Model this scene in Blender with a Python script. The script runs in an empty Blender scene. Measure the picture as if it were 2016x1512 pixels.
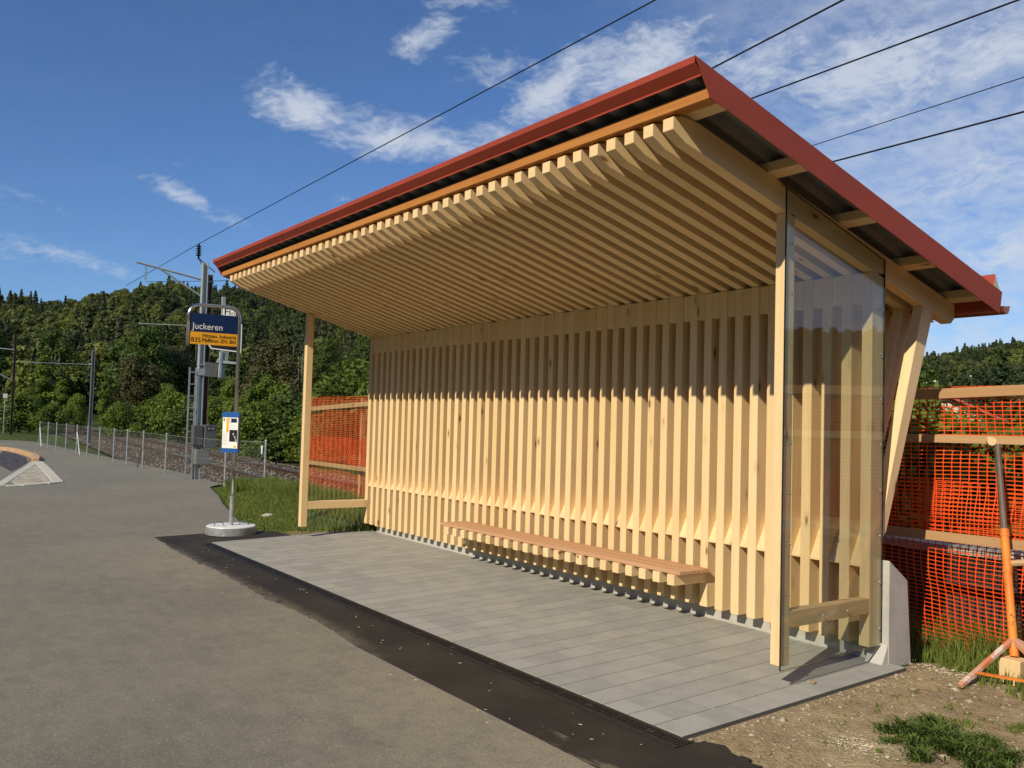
import bpy, math, random
import numpy as np
from mathutils import Vector, Matrix, noise as mn
random.seed(7); RNG=np.random.default_rng(7)
sc=bpy.context.scene; COL=sc.collection
# ---------------------------------------------------------------- camera
CAM=np.array([3.4559,-4.4834,1.5718])
RM=np.array([[0.58649339,0.01885308,0.80973457],[0.80948472,-0.04767112,-0.58520249],[0.02756808,0.99868515,-0.04322008]])
cd=bpy.data.cameras.new('camera'); cam=bpy.data.objects.new('camera',cd); COL.objects.link(cam)
M=Matrix.Identity(4)
for i in range(3):
    for j in range(3): M[i][j]=float(RM[i,j])
    M[i][3]=float(CAM[i])
cam.matrix_world=M; cd.sensor_width=36; cd.lens=31.065; cd.clip_start=.05; cd.clip_end=5000
sc.camera=cam
def polar(az,D): # az in degrees from -X towards +Y
    a=math.radians(az); return CAM[0]-D*math.cos(a), CAM[1]+D*math.sin(a)
def azpx(px,py=820): 
    d=RM@np.array([(px-1008)/1739.6,-(py-756)/1739.6,-1.]); return math.degrees(math.atan2(d[1],-d[0]))
# ---------------------------------------------------------------- light
SUN=Vector((.31,-1,.715)).normalized()
ld=bpy.data.lights.new('sun','SUN'); ld.energy=4.6; ld.angle=math.radians(.5); ld.color=(1,.885,.68)
lo=bpy.data.objects.new('sun',ld); COL.objects.link(lo); lo.rotation_euler=(-SUN).to_track_quat('-Z','Y').to_euler(); lo.location=(0,-20,20)
# ---------------------------------------------------------------- node helper
class S:
    def __init__(s,t,k): s.t=t; s.k=k
    def _b(s,o,op,rev=False):
        n=s.t.nodes.new('ShaderNodeMath'); n.operation=op
        a,b=(o,s) if rev else (s,o)
        for i,q in enumerate((a,b)):
            if isinstance(q,S): s.t.links.new(q.k,n.inputs[i])
            else: n.inputs[i].default_value=q
        return S(s.t,n.outputs[0])
    def __add__(s,o): return s._b(o,'ADD')
    __radd__=__add__
    def __sub__(s,o): return s._b(o,'SUBTRACT')
    def __rsub__(s,o): return s._b(o,'SUBTRACT',True)
    def __mul__(s,o): return s._b(o,'MULTIPLY')
    __rmul__=__mul__
    def __truediv__(s,o): return s._b(o,'DIVIDE')
    def __pow__(s,o): return s._b(o,'POWER')
    def max(s,o): return s._b(o,'MAXIMUM')
    def min(s,o): return s._b(o,'MINIMUM')
    def gt(s,o): return s._b(o,'GREATER_THAN')
    def lt(s,o): return s._b(o,'LESS_THAN')
    def f(s,op,o=0.): return s._b(o,op)
    def clamp(s): return s.max(0.).min(1.)
    def ss(s,a,b):
        n=s.t.nodes.new('ShaderNodeMapRange'); n.interpolation_type='SMOOTHSTEP'
        s.t.links.new(s.k,n.inputs[0])
        for i,q in ((1,a),(2,b)): n.inputs[i].default_value=q
        return S(s.t,n.outputs[0])
class T:
    def __init__(s,t): s.t=t
    def n(s,ty,**kw):
        n=s.t.nodes.new(ty)
        for k,v in kw.items(): setattr(n,k,v)
        return n
    def con(s,q,inp):
        if isinstance(q,S): s.t.links.new(q.k,inp)
        elif hasattr(q,'is_output'): s.t.links.new(q,inp)
        else: inp.default_value=q
    def attr(s,name,out='Fac'):
        n=s.n('ShaderNodeAttribute',attribute_name=name); return S(s.t,n.outputs[out])
    def xyz(s,v):
        n=s.n('ShaderNodeSeparateXYZ'); s.con(v,n.inputs[0]); return [S(s.t,o) for o in n.outputs]
    def vec(s,x,y,z):
        n=s.n('ShaderNodeCombineXYZ')
        for q,i in zip((x,y,z),n.inputs): s.con(q,i)
        return S(s.t,n.outputs[0])
    def noise(s,v,scale=1.,det=4.,rough=.5,out=0,dist=0.):
        n=s.n('ShaderNodeTexNoise'); s.con(v,n.inputs['Vector']); n.inputs['Scale'].default_value=scale
        n.inputs['Detail'].default_value=det; n.inputs['Roughness'].default_value=rough; n.inputs['Distortion'].default_value=dist
        return S(s.t,n.outputs[out])
    def white(s,v):
        n=s.n('ShaderNodeTexWhiteNoise',noise_dimensions='3D'); s.con(v,n.inputs['Vector']); return S(s.t,n.outputs['Value'])
    def voro(s,v,scale=1.,feature='F1'):
        n=s.n('ShaderNodeTexVoronoi',feature=feature); s.con(v,n.inputs['Vector']); n.inputs['Scale'].default_value=scale
        return n
    def pos(s): 
        n=s.n('ShaderNodeNewGeometry'); return S(s.t,n.outputs['Position'])
    def obj(s):
        n=s.n('ShaderNodeTexCoord'); return S(s.t,n.outputs['Object'])
    def mix(s,f,a,b):
        n=s.n('ShaderNodeMix',data_type='RGBA'); s.con(f,n.inputs[0])
        for q,i in ((a,6),(b,7)):
            if isinstance(q,(tuple,list)): q=tuple(q)+(1.,) if len(q)==3 else q
            s.con(q,n.inputs[i])
        return S(s.t,n.outputs[2])
    def bump(s,h,st=.3,d=.01):
        n=s.n('ShaderNodeBump'); s.con(h,n.inputs['Height']); n.inputs['Strength'].default_value=st; n.inputs['Distance'].default_value=d
        return S(s.t,n.outputs[0])
MATS={}
def mat(name,fn=None,col=None,rough=.6,metal=0.,spec=.5):
    m=bpy.data.materials.new(name); m.use_nodes=True; t=m.node_tree; t.nodes.clear(); T_=T(t)
    out=T_.n('ShaderNodeOutputMaterial'); p=T_.n('ShaderNodeBsdfPrincipled'); t.links.new(p.outputs[0],out.inputs[0])
    p.inputs['Roughness'].default_value=rough; p.inputs['Metallic'].default_value=metal; p.inputs['Specular IOR Level'].default_value=spec
    if col: p.inputs['Base Color'].default_value=tuple(col)+(1,)
    if fn: fn(T_,p,out)
    MATS[name]=m; return m
def simple(name,col,rough=.6,metal=0.,var=.12,scale=6.,spec=.5,bumpst=0.):
    def fn(t,p,out):
        o=t.obj(); n=t.noise(o,scale,5.,.6); n2=t.noise(o,scale*9,3.,.6)
        f=(n*.7+n2*.3)
        c=t.mix(f.ss(.3,.7),[q*(1-var) for q in col],[min(1,q*(1+var)) for q in col]); t.con(c,p.inputs['Base Color'])
        t.con((rough-.1+n*.2),p.inputs['Roughness'])
        if bumpst: t.con(t.bump(n2,bumpst,.004),p.inputs['Normal'])
    return mat(name,fn,rough=rough,metal=metal,spec=spec)
def woodmat(name,light,dark,knots=.16,rough=.62):
    def fn(t,p,out):
        b=t.attr('bc','Vector'); r=t.attr('rnd'); x,y,z=t.xyz(b)
        g=t.noise(t.vec(x*1.3,y*34.,z*34.),1.,5.,.65); g2=t.noise(t.vec(x*3.,y*130.,z*130.),1.,3.,.6)
        f=(g.ss(.3,.72)*.55+g2.ss(.3,.7)*.2+(r-.5)*.7).clamp()
        c=t.mix(f,light,dark)
        kv=t.n('ShaderNodeTexVoronoi',feature='F1'); t.con(t.vec(x*3.2,y*9.,z*9.),kv.inputs['Vector']); kv.inputs['Scale'].default_value=1.
        d=S(t.t,kv.outputs['Distance']); kc=t.xyz(S(t.t,kv.outputs['Color']))[0]
        on=kc.lt(knots); k=(1.-d.ss(.06,.16))*on; ring=(1.-d.ss(.10,.32))*on
        c=t.mix(t.white(t.vec(r*91.,2.,3.)).gt(.8)*.35,c,[light[0]*.93,light[1]*.82,light[2]*.72]); c=t.mix(ring*.34,c,[q*.6 for q in dark]); c=t.mix(k*.85,c,(.15,.06,.02))
        t.con(c,p.inputs['Base Color']); t.con(t.bump(g2*.6+g*.4,.12,.002),p.inputs['Normal'])
    return mat(name,fn,rough=rough,spec=.3)
W_SPR=woodmat('spruce',(.835,.632,.355),(.715,.50,.25),.27)
W_ORG=woodmat('stained_glulam',(.55,.25,.065),(.40,.155,.035),.1)
W_BEN=woodmat('bench_larch',(.56,.33,.19),(.45,.245,.13),.03)
W_RAW=woodmat('raw_batten',(.52,.33,.17),(.38,.22,.10),.12)
RED=simple('red_sheet',(.34,.058,.032),.55,0.,.10,1.3,.25)
def corr(t,p,out): pass
ZINC=simple('zinc_sheet',(.16,.165,.17),.5,.3,.25,2.)
COPPER=simple('copper',(.55,.2,.1),.35,.8,.2,8.)
CONC=simple('cast_concrete',(.47,.46,.42),.85,0.,.13,5.,.2,.15)
CONC2=simple('pale_concrete',(.50,.48,.41),.85,0.,.12,9.,.2,.2)
GALV=simple('galvanised_steel',(.42,.45,.46),.45,.55,.25,14.)
STEEL=simple('brushed_steel',(.58,.57,.55),.22,.95,.08,4.)
GREYP=simple('grey_paint',(.36,.41,.42),.5,.1,.12,5.)
MIDG=simple('mid_grey_paint',(.19,.20,.20),.55,.1,.15,5.)
DARKP=simple('dark_grey_paint',(.10,.105,.11),.5,.1,.15,5.)
RUSTB=simple('rusty_brown_steel',(.075,.055,.042),.75,.2,.35,3.)
BLACK=simple('black_plastic',(.012,.012,.013),.4,0.,.2,5.)
IRON=simple('cast_iron',(.028,.027,.026),.6,.3,.3,30.)
WHITE=simple('white_enamel',(.84,.84,.82),.4,0.,.05,4.)
NAVY=simple('navy_panel',(.004,.026,.105),.35,0.,.05,3.)
BLUE=simple('blue_plastic',(.015,.10,.36),.35,0.,.08,3.)
YELL=simple('yellow_panel',(.92,.44,.025),.4,0.,.04,3.)
INK=simple('black_ink',(.01,.01,.01),.6,0.,.05,3.)
GREYI=simple('grey_print',(.42,.42,.42),.6,0.,.1,3.)
def orangepaint(t,p,out):
    o=t.obj(); n=t.noise(o,14.,6.,.7); n2=t.noise(o,5.,4.,.6); n3=t.noise(o,40.,3.,.6)
    c=t.mix(n2.ss(.35,.65),(.80,.25,.025),(.62,.14,.02)); c=t.mix(n.ss(.6,.66),c,(.10,.05,.03)); c=t.mix(n3.ss(.68,.72),c,(.6,.5,.42)); t.con(c,p.inputs['Base Color'])
ORP=mat('chipped_orange_paint',orangepaint,rough=.6)
def orangeold(t,p,out):
    o=t.obj(); n=t.noise(o,9.,6.,.7); n2=t.noise(o,3.,4.,.6)
    c=t.mix(n2.ss(.4,.6),(.62,.16,.045),(.55,.30,.20)); c=t.mix(n.ss(.52,.6),c,(.66,.56,.48)); t.con(c,p.inputs['Base Color'])
ORO=mat('worn_orange_paint',orangeold,rough=.7)
TUBEB=simple('weathered_tube',(.135,.10,.082),.6,.3,.3,10.)
def netmat(t,p,out):
    n=t.noise(t.obj(),2.,3.,.5); c=t.mix(n.ss(.35,.65),(.93,.085,.013),(.96,.12,.022)); t.con(c,p.inputs['Base Color'])
    tr=t.n('ShaderNodeBsdfTranslucent'); tr.inputs[0].default_value=(.85,.08,.012,1); mx=t.n('ShaderNodeMixShader'); mx.inputs[0].default_value=.22
    t.t.links.new(p.outputs[0],mx.inputs[1]); t.t.links.new(tr.outputs[0],mx.inputs[2]); t.t.links.new(mx.outputs[0],out.inputs[0])
NET=mat('orange_netting',netmat,rough=.45)
def glassmat(t,p,out):
    lw=t.n('ShaderNodeLayerWeight'); lw.inputs[0].default_value=.5; fr_=(S(t.t,lw.outputs['Facing'])**5.)*.95+.042
    tr=t.n('ShaderNodeBsdfTransparent'); tr.inputs[0].default_value=(.93,.955,.94,1)
    gl=t.n('ShaderNodeBsdfGlossy'); gl.inputs['Roughness'].default_value=0.0; gl.inputs[0].default_value=(.95,.97,1,1)
    mx=t.n('ShaderNodeMixShader'); t.con(fr_,mx.inputs[0]); t.t.links.new(tr.outputs[0],mx.inputs[1]); t.t.links.new(gl.outputs[0],mx.inputs[2]); t.t.links.new(mx.outputs[0],out.inputs[0])
GLASS=mat('clear_glass',glassmat)
GEDGE=simple('glass_edge',(.012,.022,.02),.2,0.,.1,3.)
def asphalt(t,p,out):
    q=t.pos(); a=t.noise(q,.30,6.,.62); b=t.noise(q,6.5,5.,.65); c=t.noise(q,160.,2.,.6); st=t.noise(t.vec(*[k*s for k,s in zip(t.xyz(q),(2.2,9.,1.))]),1.,4.,.6)
    v=t.voro(q,85.); sp=S(t.t,v.outputs['Distance']); sc_=t.xyz(S(t.t,v.outputs['Color']))[0]
    f=(a*.46+b*.30+st*.24).ss(.34,.64)
    col=t.mix(f,(.128,.120,.092),(.222,.204,.150)); ax,ay,az_=t.xyz(q); dst=((ax.ss(-2.8,-.4)*-.45)-1.56)-ay; dirt=(1.-dst.ss(-.1,1.35))*ax.ss(-9.5,-6.)*b.ss(.2,.6)*a.ss(.3,.6); col=t.mix(dirt*.6,col,(.325,.275,.175)); col=t.mix(c.ss(.3,.75)*.5,col,(.07,.064,.052))
    col=t.mix(sc_.gt(.84)*(1.-sp.ss(.25,.5))*.7,col,(.33,.31,.26)); col=t.mix(sc_.lt(.16)*(1.-sp.ss(.3,.55))*.5,col,(.05,.047,.042))
    mk=t.noise(t.vec(*[k*s for k,s in zip(t.xyz(q),(3.,14.,1.))]),1.,5.,.75); col=t.mix(mk.ss(.62,.78)*.5,col,(.36,.34,.29))
    t.con(col,p.inputs['Base Color']); t.con(t.bump(c*.6+(1.-sp)*.5,.35,.004),p.inputs['Normal'])
ASPH=mat('old_asphalt',asphalt,rough=.85,spec=.25)
for n_ in ASPH.node_tree.nodes:
    if n_.type=='BSDF_PRINCIPLED': n_.inputs['Sheen Weight'].default_value=.13; n_.inputs['Sheen Roughness'].default_value=.5; n_.inputs['Sheen Tint'].default_value=(1,.95,.85,1)
def newasph(t,p,out):
    q=t.pos(); a=t.noise(q,1.3,5.,.6); c=t.noise(q,190.,2.,.6); v=t.voro(q,110.); sp=S(t.t,v.outputs['Distance'])
    col=t.mix(a.ss(.35,.65),(.026,.023,.018),(.047,.040,.030)); col=t.mix(c.ss(.35,.7)*.4,col,(.018,.016,.015))
    px,py,pz=t.xyz(q); d=t.noise(t.vec(px*2.5,py*8.,pz),1.,5.,.7); col=t.mix(d.ss(.58,.76)*.42,col,(.15,.12,.08)); ed=py-((px.ss(-2.8,-.4)*-.45)-1.56); dn=t.noise(q,7.,4.,.6); col=t.mix((1.-ed.ss(-.02,.14))*dn.ss(.25,.6)*.75,col,(.15,.137,.10)); col=t.mix(px.gt(-.3)*py.lt(-1.5)*d.ss(.5,.62)*.5,col,(.26,.21,.14))
    t.con(col,p.inputs['Base Color']); t.con(t.bump(c*.6+(1.-sp)*.6,.5,.005),p.inputs['Normal'])
NASPH=mat('fresh_asphalt',newasph,rough=.8,spec=.3)
PROW=.202; PX0=.255
def paver(t,p,out):
    q=t.pos(); x,y,z=t.xyz(q)
    r=(PX0-x)/PROW; ri=r.f('FLOOR'); rf=r.f('FRACT'); 
    h=t.white(t.vec(ri,3.3,1.7)); yy=(y+1.025)/.302+h.gt(.5)*.5; bi=yy.f('FLOOR'); bf=yy.f('FRACT')
    tone=t.white(t.vec(ri,bi,.5)); n=t.noise(q,5.,5.,.6); n2=t.noise(q,120.,2.,.6)
    dl=rf.min(1.-rf)*PROW; ds=bf.min(1.-bf)*.302
    col=t.mix((tone*.22+n*.78).ss(.25,.75),(.290,.292,.268),(.385,.380,.338))
    col=t.mix(tone.gt(.93)*.35,col,(.36,.35,.32))
    half=((y+1.025).lt(.151))*h.gt(.5); col=t.mix(half*.55,col,(.40,.39,.36))
    stn=t.noise(q,1.7,4.,.6); col=t.mix(stn.ss(.56,.72)*.3,col,(.36,.28,.18)); col=t.mix(n2.ss(.3,.7)*.15,col,(.16,.16,.15))
    wob=t.noise(q,38.,2.,.5)
    lj=1.-(dl+(wob-.5)*.004).ss(.0012,.0042); sj=1.-(ds+(wob-.5)*.003).ss(.0005,.003)
    col=t.mix(sj*.3,col,(.42,.41,.38)); col=t.mix(lj*.85,col,(.05,.048,.043))
    t.con(col,p.inputs['Base Color']); t.con(t.bump((lj*-1.)+sj*-.4+n2*.12,.5,.004),p.inputs['Normal'])
PAVE=mat('grey_pavers',paver,rough=.8,spec=.25)
def soil(t,p,out):
    q=t.pos(); a=t.noise(q,1.6,5.,.6); b=t.noise(q,14.,5.,.65); v=t.voro(q,55.); d=S(t.t,v.outputs['Distance']); k=t.xyz(S(t.t,v.outputs['Color']))[0]
    col=t.mix((a*.5+b*.5).ss(.35,.65),(.23,.172,.096),(.375,.295,.178)); col=t.mix(k.gt(.8)*(1.-d.ss(.2,.45)),col,(.34,.28,.2)); col=t.mix(k.lt(.12)*(1.-d.ss(.2,.5))*.7,col,(.05,.035,.022))
    t.con(col,p.inputs['Base Color']); t.con(t.bump(b*.7+(1.-d)*.4,.9,.018),p.inputs['Normal'])
SOIL=mat('stony_soil',soil,rough=.95,spec=.15)
def turf(t,p,out):
    q=t.pos(); a=t.noise(q,.35,5.,.6); b=t.noise(q,9.,5.,.7)
    col=t.mix((a*.5+b*.5).ss(.35,.65),(.035,.052,.014),(.085,.115,.03)); sl=t.noise(q,1.1,4.,.6); col=t.mix(sl.ss(.6,.7)*.6,col,(.12,.088,.05))
    t.con(col,p.inputs['Base Color']); t.con(t.bump(b,.8,.03),p.inputs['Normal'])
TURF=mat('rough_turf',turf,rough=.95,spec=.1)
def woods(t,p,out):
    q=t.pos(); b=t.noise(q,.15,6.,.7); col=t.mix(b.ss(.35,.65),(.022,.032,.011),(.045,.058,.02)); t.con(col,p.inputs['Base Color'])
HILLM=mat('forest_floor',woods,rough=.95,spec=.05)
def ballast(t,p,out):
    q=t.pos(); v=t.voro(q,17.); d=S(t.t,v.outputs['Distance']); k=t.xyz(S(t.t,v.outputs['Color']))[0]
    col=t.mix(k,(.08,.062,.046),(.19,.155,.115)); col=t.mix(d.ss(.35,.7),col,(.03,.026,.022)); t.con(col,p.inputs['Base Color']); t.con(t.bump(1.-d,1.,.04),p.inputs['Normal'])
def bstone(t,p,out):
    r=t.attr('rnd'); n=t.noise(t.obj(),30.,3.,.6); c=t.mix((r*.7+n*.3).clamp(),(.085,.065,.048),(.30,.25,.195)); t.con(c,p.inputs['Base Color'])
BSTONE=mat('ballast_stone',bstone,rough=.85,spec=.2)
BALL=mat('ballast_bed',ballast,rough=.9,spec=.2)
def stone(t,p,out):
    r=t.attr('rnd'); n=t.noise(t.obj(),30.,3.,.6); c=t.mix((r*.7+n*.3).clamp(),(.17,.125,.08),(.50,.43,.32)); t.con(c,p.inputs['Base Color'])
STONE=mat('loose_stone',stone,rough=.85,spec=.25)
def chip(t,p,out):
    r=t.attr('rnd'); c=t.mix(r,(.62,.52,.34),(.82,.76,.60)); t.con(c,p.inputs['Base Color'])
CHIP=mat('wood_chip',chip,rough=.8)
RAILM=simple('rusty_rail',(.085,.042,.024),.7,.3,.3,6.); RAILT=simple('polished_rail_head',(.35,.33,.31),.3,.9,.1,6.)
SLEEP=simple('dark_sleeper',(.05,.038,.03),.85,0.,.3,5.)
TILE=simple('clay_tile',(.36,.09,.05),.7,0.,.2,4.); RENDER=simple('pale_render',(.62,.58,.48),.85,0.,.08,2.); PANE=simple('dark_window',(.03,.035,.04),.1,0.,.1,1.)
def foliage(name,a,b,c,trans=.3,use_tree=False):
    def fn(t,p,out):
        r=t.attr('rnd'); oi=t.n('ShaderNodeObjectInfo'); orr=S(t.t,oi.outputs['Random'])
        if use_tree: ta=t.n('ShaderNodeAttribute',attribute_name='tree',attribute_type='INSTANCER'); tv=S(t.t,ta.outputs['Fac']); col=t.mix(tv.ss(.0,1.),a,b); col=t.mix((r*.5),col,c)
        else: col=t.mix(r.ss(.1,.9),a,b); col=t.mix((orr*.45+r.gt(.88)*.25),col,c)
        t.con(col,p.inputs['Base Color']); p.inputs['Roughness'].default_value=.55; p.inputs['Specular IOR Level'].default_value=.25
        tr=t.n('ShaderNodeBsdfTranslucent'); t.con(col,tr.inputs[0]); mx=t.n('ShaderNodeMixShader'); mx.inputs[0].default_value=trans
        t.t.links.new(p.outputs[0],mx.inputs[1]); t.t.links.new(tr.outputs[0],mx.inputs[2]); t.t.links.new(mx.outputs[0],out.inputs[0])
    return mat(name,fn)
LEAF=foliage('broad_leaf',(.075,.125,.016),(.15,.215,.03),(.19,.235,.035))
LEAFD=foliage('dark_leaf',(.042,.078,.015),(.088,.135,.024),(.10,.135,.034))
LEAFB=foliage('brownish_leaf',(.055,.064,.022),(.105,.112,.036),(.12,.105,.042))
NEED=foliage('needle',(.022,.042,.014),(.045,.075,.022),(.045,.06,.024),.12)
WOODS=foliage('woodland_leaf',(.036,.058,.019),(.195,.235,.045),(.085,.092,.034),.3,True)
GRASS=foliage('grass_blade',(.085,.15,.02),(.18,.255,.045),(.27,.28,.08),.35)
FLOWER=simple('white_blossom',(.75,.75,.7),.6)
BARK=simple('bark',(.065,.05,.036),.9,0.,.35,9.); BIRCH=simple('birch_bark',(.30,.28,.24),.8,0.,.35,6.)
# ---------------------------------------------------------------- mesh helper
class MB:
    def __init__(s): s.v=[]; s.f=[]; s.bc=[]; s.r=[]; s.mi=[]
    def add(s,pts,faces,L=None,rnd=None,m=0):
        b=len(s.v); pts=[Vector(p) for p in pts]
        L=Vector(L).normalized() if L else Vector((0,0,1))
        A=L.orthogonal().normalized() if abs(L.x)<.01 and abs(L.y)>.01 and False else (Vector((1,0,0)) if abs(L.x)<.9 else Vector((0,1,0)))
        A=(A-L*A.dot(L)).normalized(); B=L.cross(A)
        off=Vector((random.uniform(0,90),random.uniform(0,90),random.uniform(0,90))); r=random.random() if rnd is None else rnd
        for p in pts: s.v.append(p); s.bc.append(Vector((p.dot(L),p.dot(A),p.dot(B)))+off); s.r.append(r)
        for f in faces: s.f.append([b+i for i in f]); s.mi.append(m)
    def box(s,x0,x1,y0,y1,z0,z1,L=(0,0,1),m=0,rnd=None):
        s.add([(x0,y0,z0),(x1,y0,z0),(x1,y1,z0),(x0,y1,z0),(x0,y0,z1),(x1,y0,z1),(x1,y1,z1),(x0,y1,z1)],
              [(0,3,2,1),(4,5,6,7),(0,1,5,4),(1,2,6,5),(2,3,7,6),(3,0,4,7)],L,rnd,m)
    def prism(s,prof,x0,x1,L=(0,0,1),m=0):   # (y,z) profile, counter-clockwise seen from +X
        n=len(prof); pts=[(x0,a,b) for a,b in prof]+[(x1,a,b) for a,b in prof]
        s.add(pts,[tuple(range(n-1,-1,-1)),tuple(range(n,2*n))]+[(i,(i+1)%n,n+(i+1)%n,n+i) for i in range(n)],L,None,m)
    def obox(s,p0,p1,w,h,up=(0,0,1),m=0):    # beam from p0 to p1
        p0=Vector(p0);p1=Vector(p1);d=(p1-p0).normalized();u=Vector(up)
        if abs(d.dot(u))>.99: u=Vector((0,1,0))
        sx=d.cross(u).normalized(); u=sx.cross(d).normalized(); q=[]
        for p in (p0,p1):
            for a,b in ((-1,-1),(1,-1),(1,1),(-1,1)): q.append(p+sx*a*w/2+u*b*h/2)
        s.add(q,[(0,1,2,3)[::-1],(4,5,6,7),(0,1,5,4),(1,2,6,5),(2,3,7,6),(3,0,4,7)][0:6],d,None,m)
    def tube(s,path,r,n=8,m=0,cap=True):
        path=[Vector(p) for p in path]; rs=r if isinstance(r,(list,tuple)) else [r]*len(path)
        pts=[];N=len(path); prev=None
        for i,p in enumerate(path):
            d=(path[min(i+1,N-1)]-path[max(i-1,0)]).normalized()
            a=(prev-d*prev.dot(d)).normalized() if prev is not None and (prev-d*prev.dot(d)).length>1e-4 else d.orthogonal().normalized()
            prev=a; b=d.cross(a)
            for k in range(n):
                t=2*math.pi*k/n; pts.append(p+(a*math.cos(t)+b*math.sin(t))*rs[i])
        F=[(i*n+k,i*n+(k+1)%n,(i+1)*n+(k+1)%n,(i+1)*n+k) for i in range(N-1) for k in range(n)]
        if cap: F+=[tuple(range(n-1,-1,-1)),tuple((N-1)*n+k for k in range(n))]
        s.add(pts,F,(path[-1]-path[0]) if (path[-1]-path[0]).length>1e-5 else (0,0,1),None,m)
    def lathe(s,prof,c=(0,0,0),n=40,m=0):
        c=Vector(c);pts=[]
        for r,z in prof:
            for k in range(n):
                t=2*math.pi*k/n; pts.append(c+Vector((r*math.cos(t),r*math.sin(t),z)))
        N=len(prof);F=[(i*n+k,i*n+(k+1)%n,(i+1)*n+(k+1)%n,(i+1)*n+k) for i in range(N-1) for k in range(n)]
        F+=[tuple(range(n-1,-1,-1)),tuple((N-1)*n+k for k in range(n))]
        s.add(pts,F,None,None,m)
    def build(s,name,mats,parent=None,bevel=0.,smooth=False):
        me=bpy.data.meshes.new(name); me.from_pydata([tuple(p) for p in s.v],[],s.f)
        a=me.attributes.new('bc','FLOAT_VECTOR','POINT'); a.data.foreach_set('vector',np.array([tuple(p) for p in s.bc],dtype=np.float32).ravel())
        a=me.attributes.new('rnd','FLOAT','POINT'); a.data.foreach_set('value',np.array(s.r,dtype=np.float32))
        if not isinstance(mats,(list,tuple)): mats=[mats]
        for m in mats: me.materials.append(m)
        me.polygons.foreach_set('material_index',s.mi)
        if smooth: me.polygons.foreach_set('use_smooth',[True]*len(me.polygons))
        me.update(); o=bpy.data.objects.new(name,me); COL.objects.link(o)
        if parent is not None: o.parent=parent; o.matrix_parent_inverse=parent.matrix_world.inverted() if parent.type!='EMPTY' else Matrix.Translation(-Vector(parent.location))
        if bevel:
            b=o.modifiers.new('bevel','BEVEL'); b.width=bevel; b.segments=1; b.limit_method='ANGLE'
        return o
def rawmesh(name,V,F,mat_,rnd=None,tree=None,parent=None,link=True):
    """V (n,3) array, F (m,k) array of same sized faces"""
    me=bpy.data.meshes.new(name); V=np.asarray(V,dtype=np.float32); F=np.asarray(F,dtype=np.int32); k=F.shape[1]
    me.vertices.add(len(V)); me.vertices.foreach_set('co',V.ravel()); me.loops.add(F.size); me.loops.foreach_set('vertex_index',F.ravel())
    me.polygons.add(len(F)); me.polygons.foreach_set('loop_start',np.arange(0,F.size,k,dtype=np.int32))
    try: me.polygons.foreach_set('loop_total',np.full(len(F),k,dtype=np.int32))
    except Exception: pass
    for nm,q in (('rnd',rnd),('tree',tree)):
        if q is not None:
            a=me.attributes.new(nm,'FLOAT','POINT'); a.data.foreach_set('value',np.asarray(q,dtype=np.float32))
    me.materials.append(mat_); me.update(calc_edges=True); me.validate()
    if not link: return me
    o=bpy.data.objects.new(name,me); COL.objects.link(o)
    if parent is not None: o.parent=parent; o.matrix_parent_inverse=Matrix.Translation(-Vector(parent.location))
    return o
def tag(o,label=None,cat=None,group=None,kind=None):
    if label: o['label']=label
    if cat: o['category']=cat
    if group: o['group']=group
    if kind: o['kind']=kind
    return o
def empty(name,loc,label,cat,group=None):
    o=bpy.data.objects.new(name,None); COL.objects.link(o); o.location=loc; o.empty_display_size=.2
    return tag(o,label,cat,group)
def copy_tree(o,parent=None):
    c=o.copy(); COL.objects.link(c)
    if parent is not None: c.parent=parent
    for ch in o.children: copy_tree(ch,c)
    return c
# ---------------------------------------------------------------- ground
GA,GB=.0291,-.0023
def H(x,y,dz=0.): return GA*min(max(y,-14),2.0)+GB*min(max(x,-60),12)+dz
def sheet(name,poly,dz,m,thick=0.,kind='structure'):
    b=MB(); n=len(poly); top=[(x,y,H(x,y,dz)) for x,y in poly]
    if thick:
        bot=[(x,y,H(x,y,dz-thick)) for x,y in poly]; b.add(top+bot,[tuple(range(n))]+[(i,n+i,n+(i+1)%n,(i+1)%n) for i in range(n)])
    else: b.add(top,[tuple(range(n))])
    o=b.build(name,m); 
    if kind: o['kind']=kind
    return o
def jag(pts,step=.06,amp=.012):
    out=[]
    for i,(p,q) in enumerate(zip(pts,pts[1:])):
        L=math.hypot(q[0]-p[0],q[1]-p[1]); n=max(1,int(L/step))
        for k in range(n):
            t=k/n; x=p[0]+(q[0]-p[0])*t;y=p[1]+(q[1]-p[1])*t
            out.append((x+random.gauss(0,amp),y+random.gauss(0,amp)+3.*amp*mn.noise((x*1.6,y*1.6,7.))))
    out.append(pts[-1]); return out
# base ground: one sheet to the horizon
def base_h(x,y):
    h=H(x,y,-.03)
    if y>1.35: h=h-.17*min(1,(y-1.35)/.7)*(1 if x>-9 else .4)-(.30*min(1,max(0,y-1.95)/.7) if x<-9 else 0)
    return h
xs=np.concatenate([np.linspace(-2500,-90,14),np.linspace(-80,-12,48),np.linspace(-11.5,6,71),np.linspace(8,60,14),np.linspace(100,2500,10)])
ys=np.concatenate([np.linspace(-2500,-40,10),np.linspace(-30,-4,14),np.linspace(-3.5,4,61),np.linspace(5,60,24),np.linspace(90,2500,10)])
V=[];nx,ny=len(xs),len(ys)
for y in ys:
    for x in xs: V.append((x,y,base_h(x,y)))
F=[(j*nx+i,j*nx+i+1,(j+1)*nx+i+1,(j+1)*nx+i) for j in range(ny-1) for i in range(nx-1)]
tag(rawmesh('ground',V,F,TURF),kind='structure')
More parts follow.
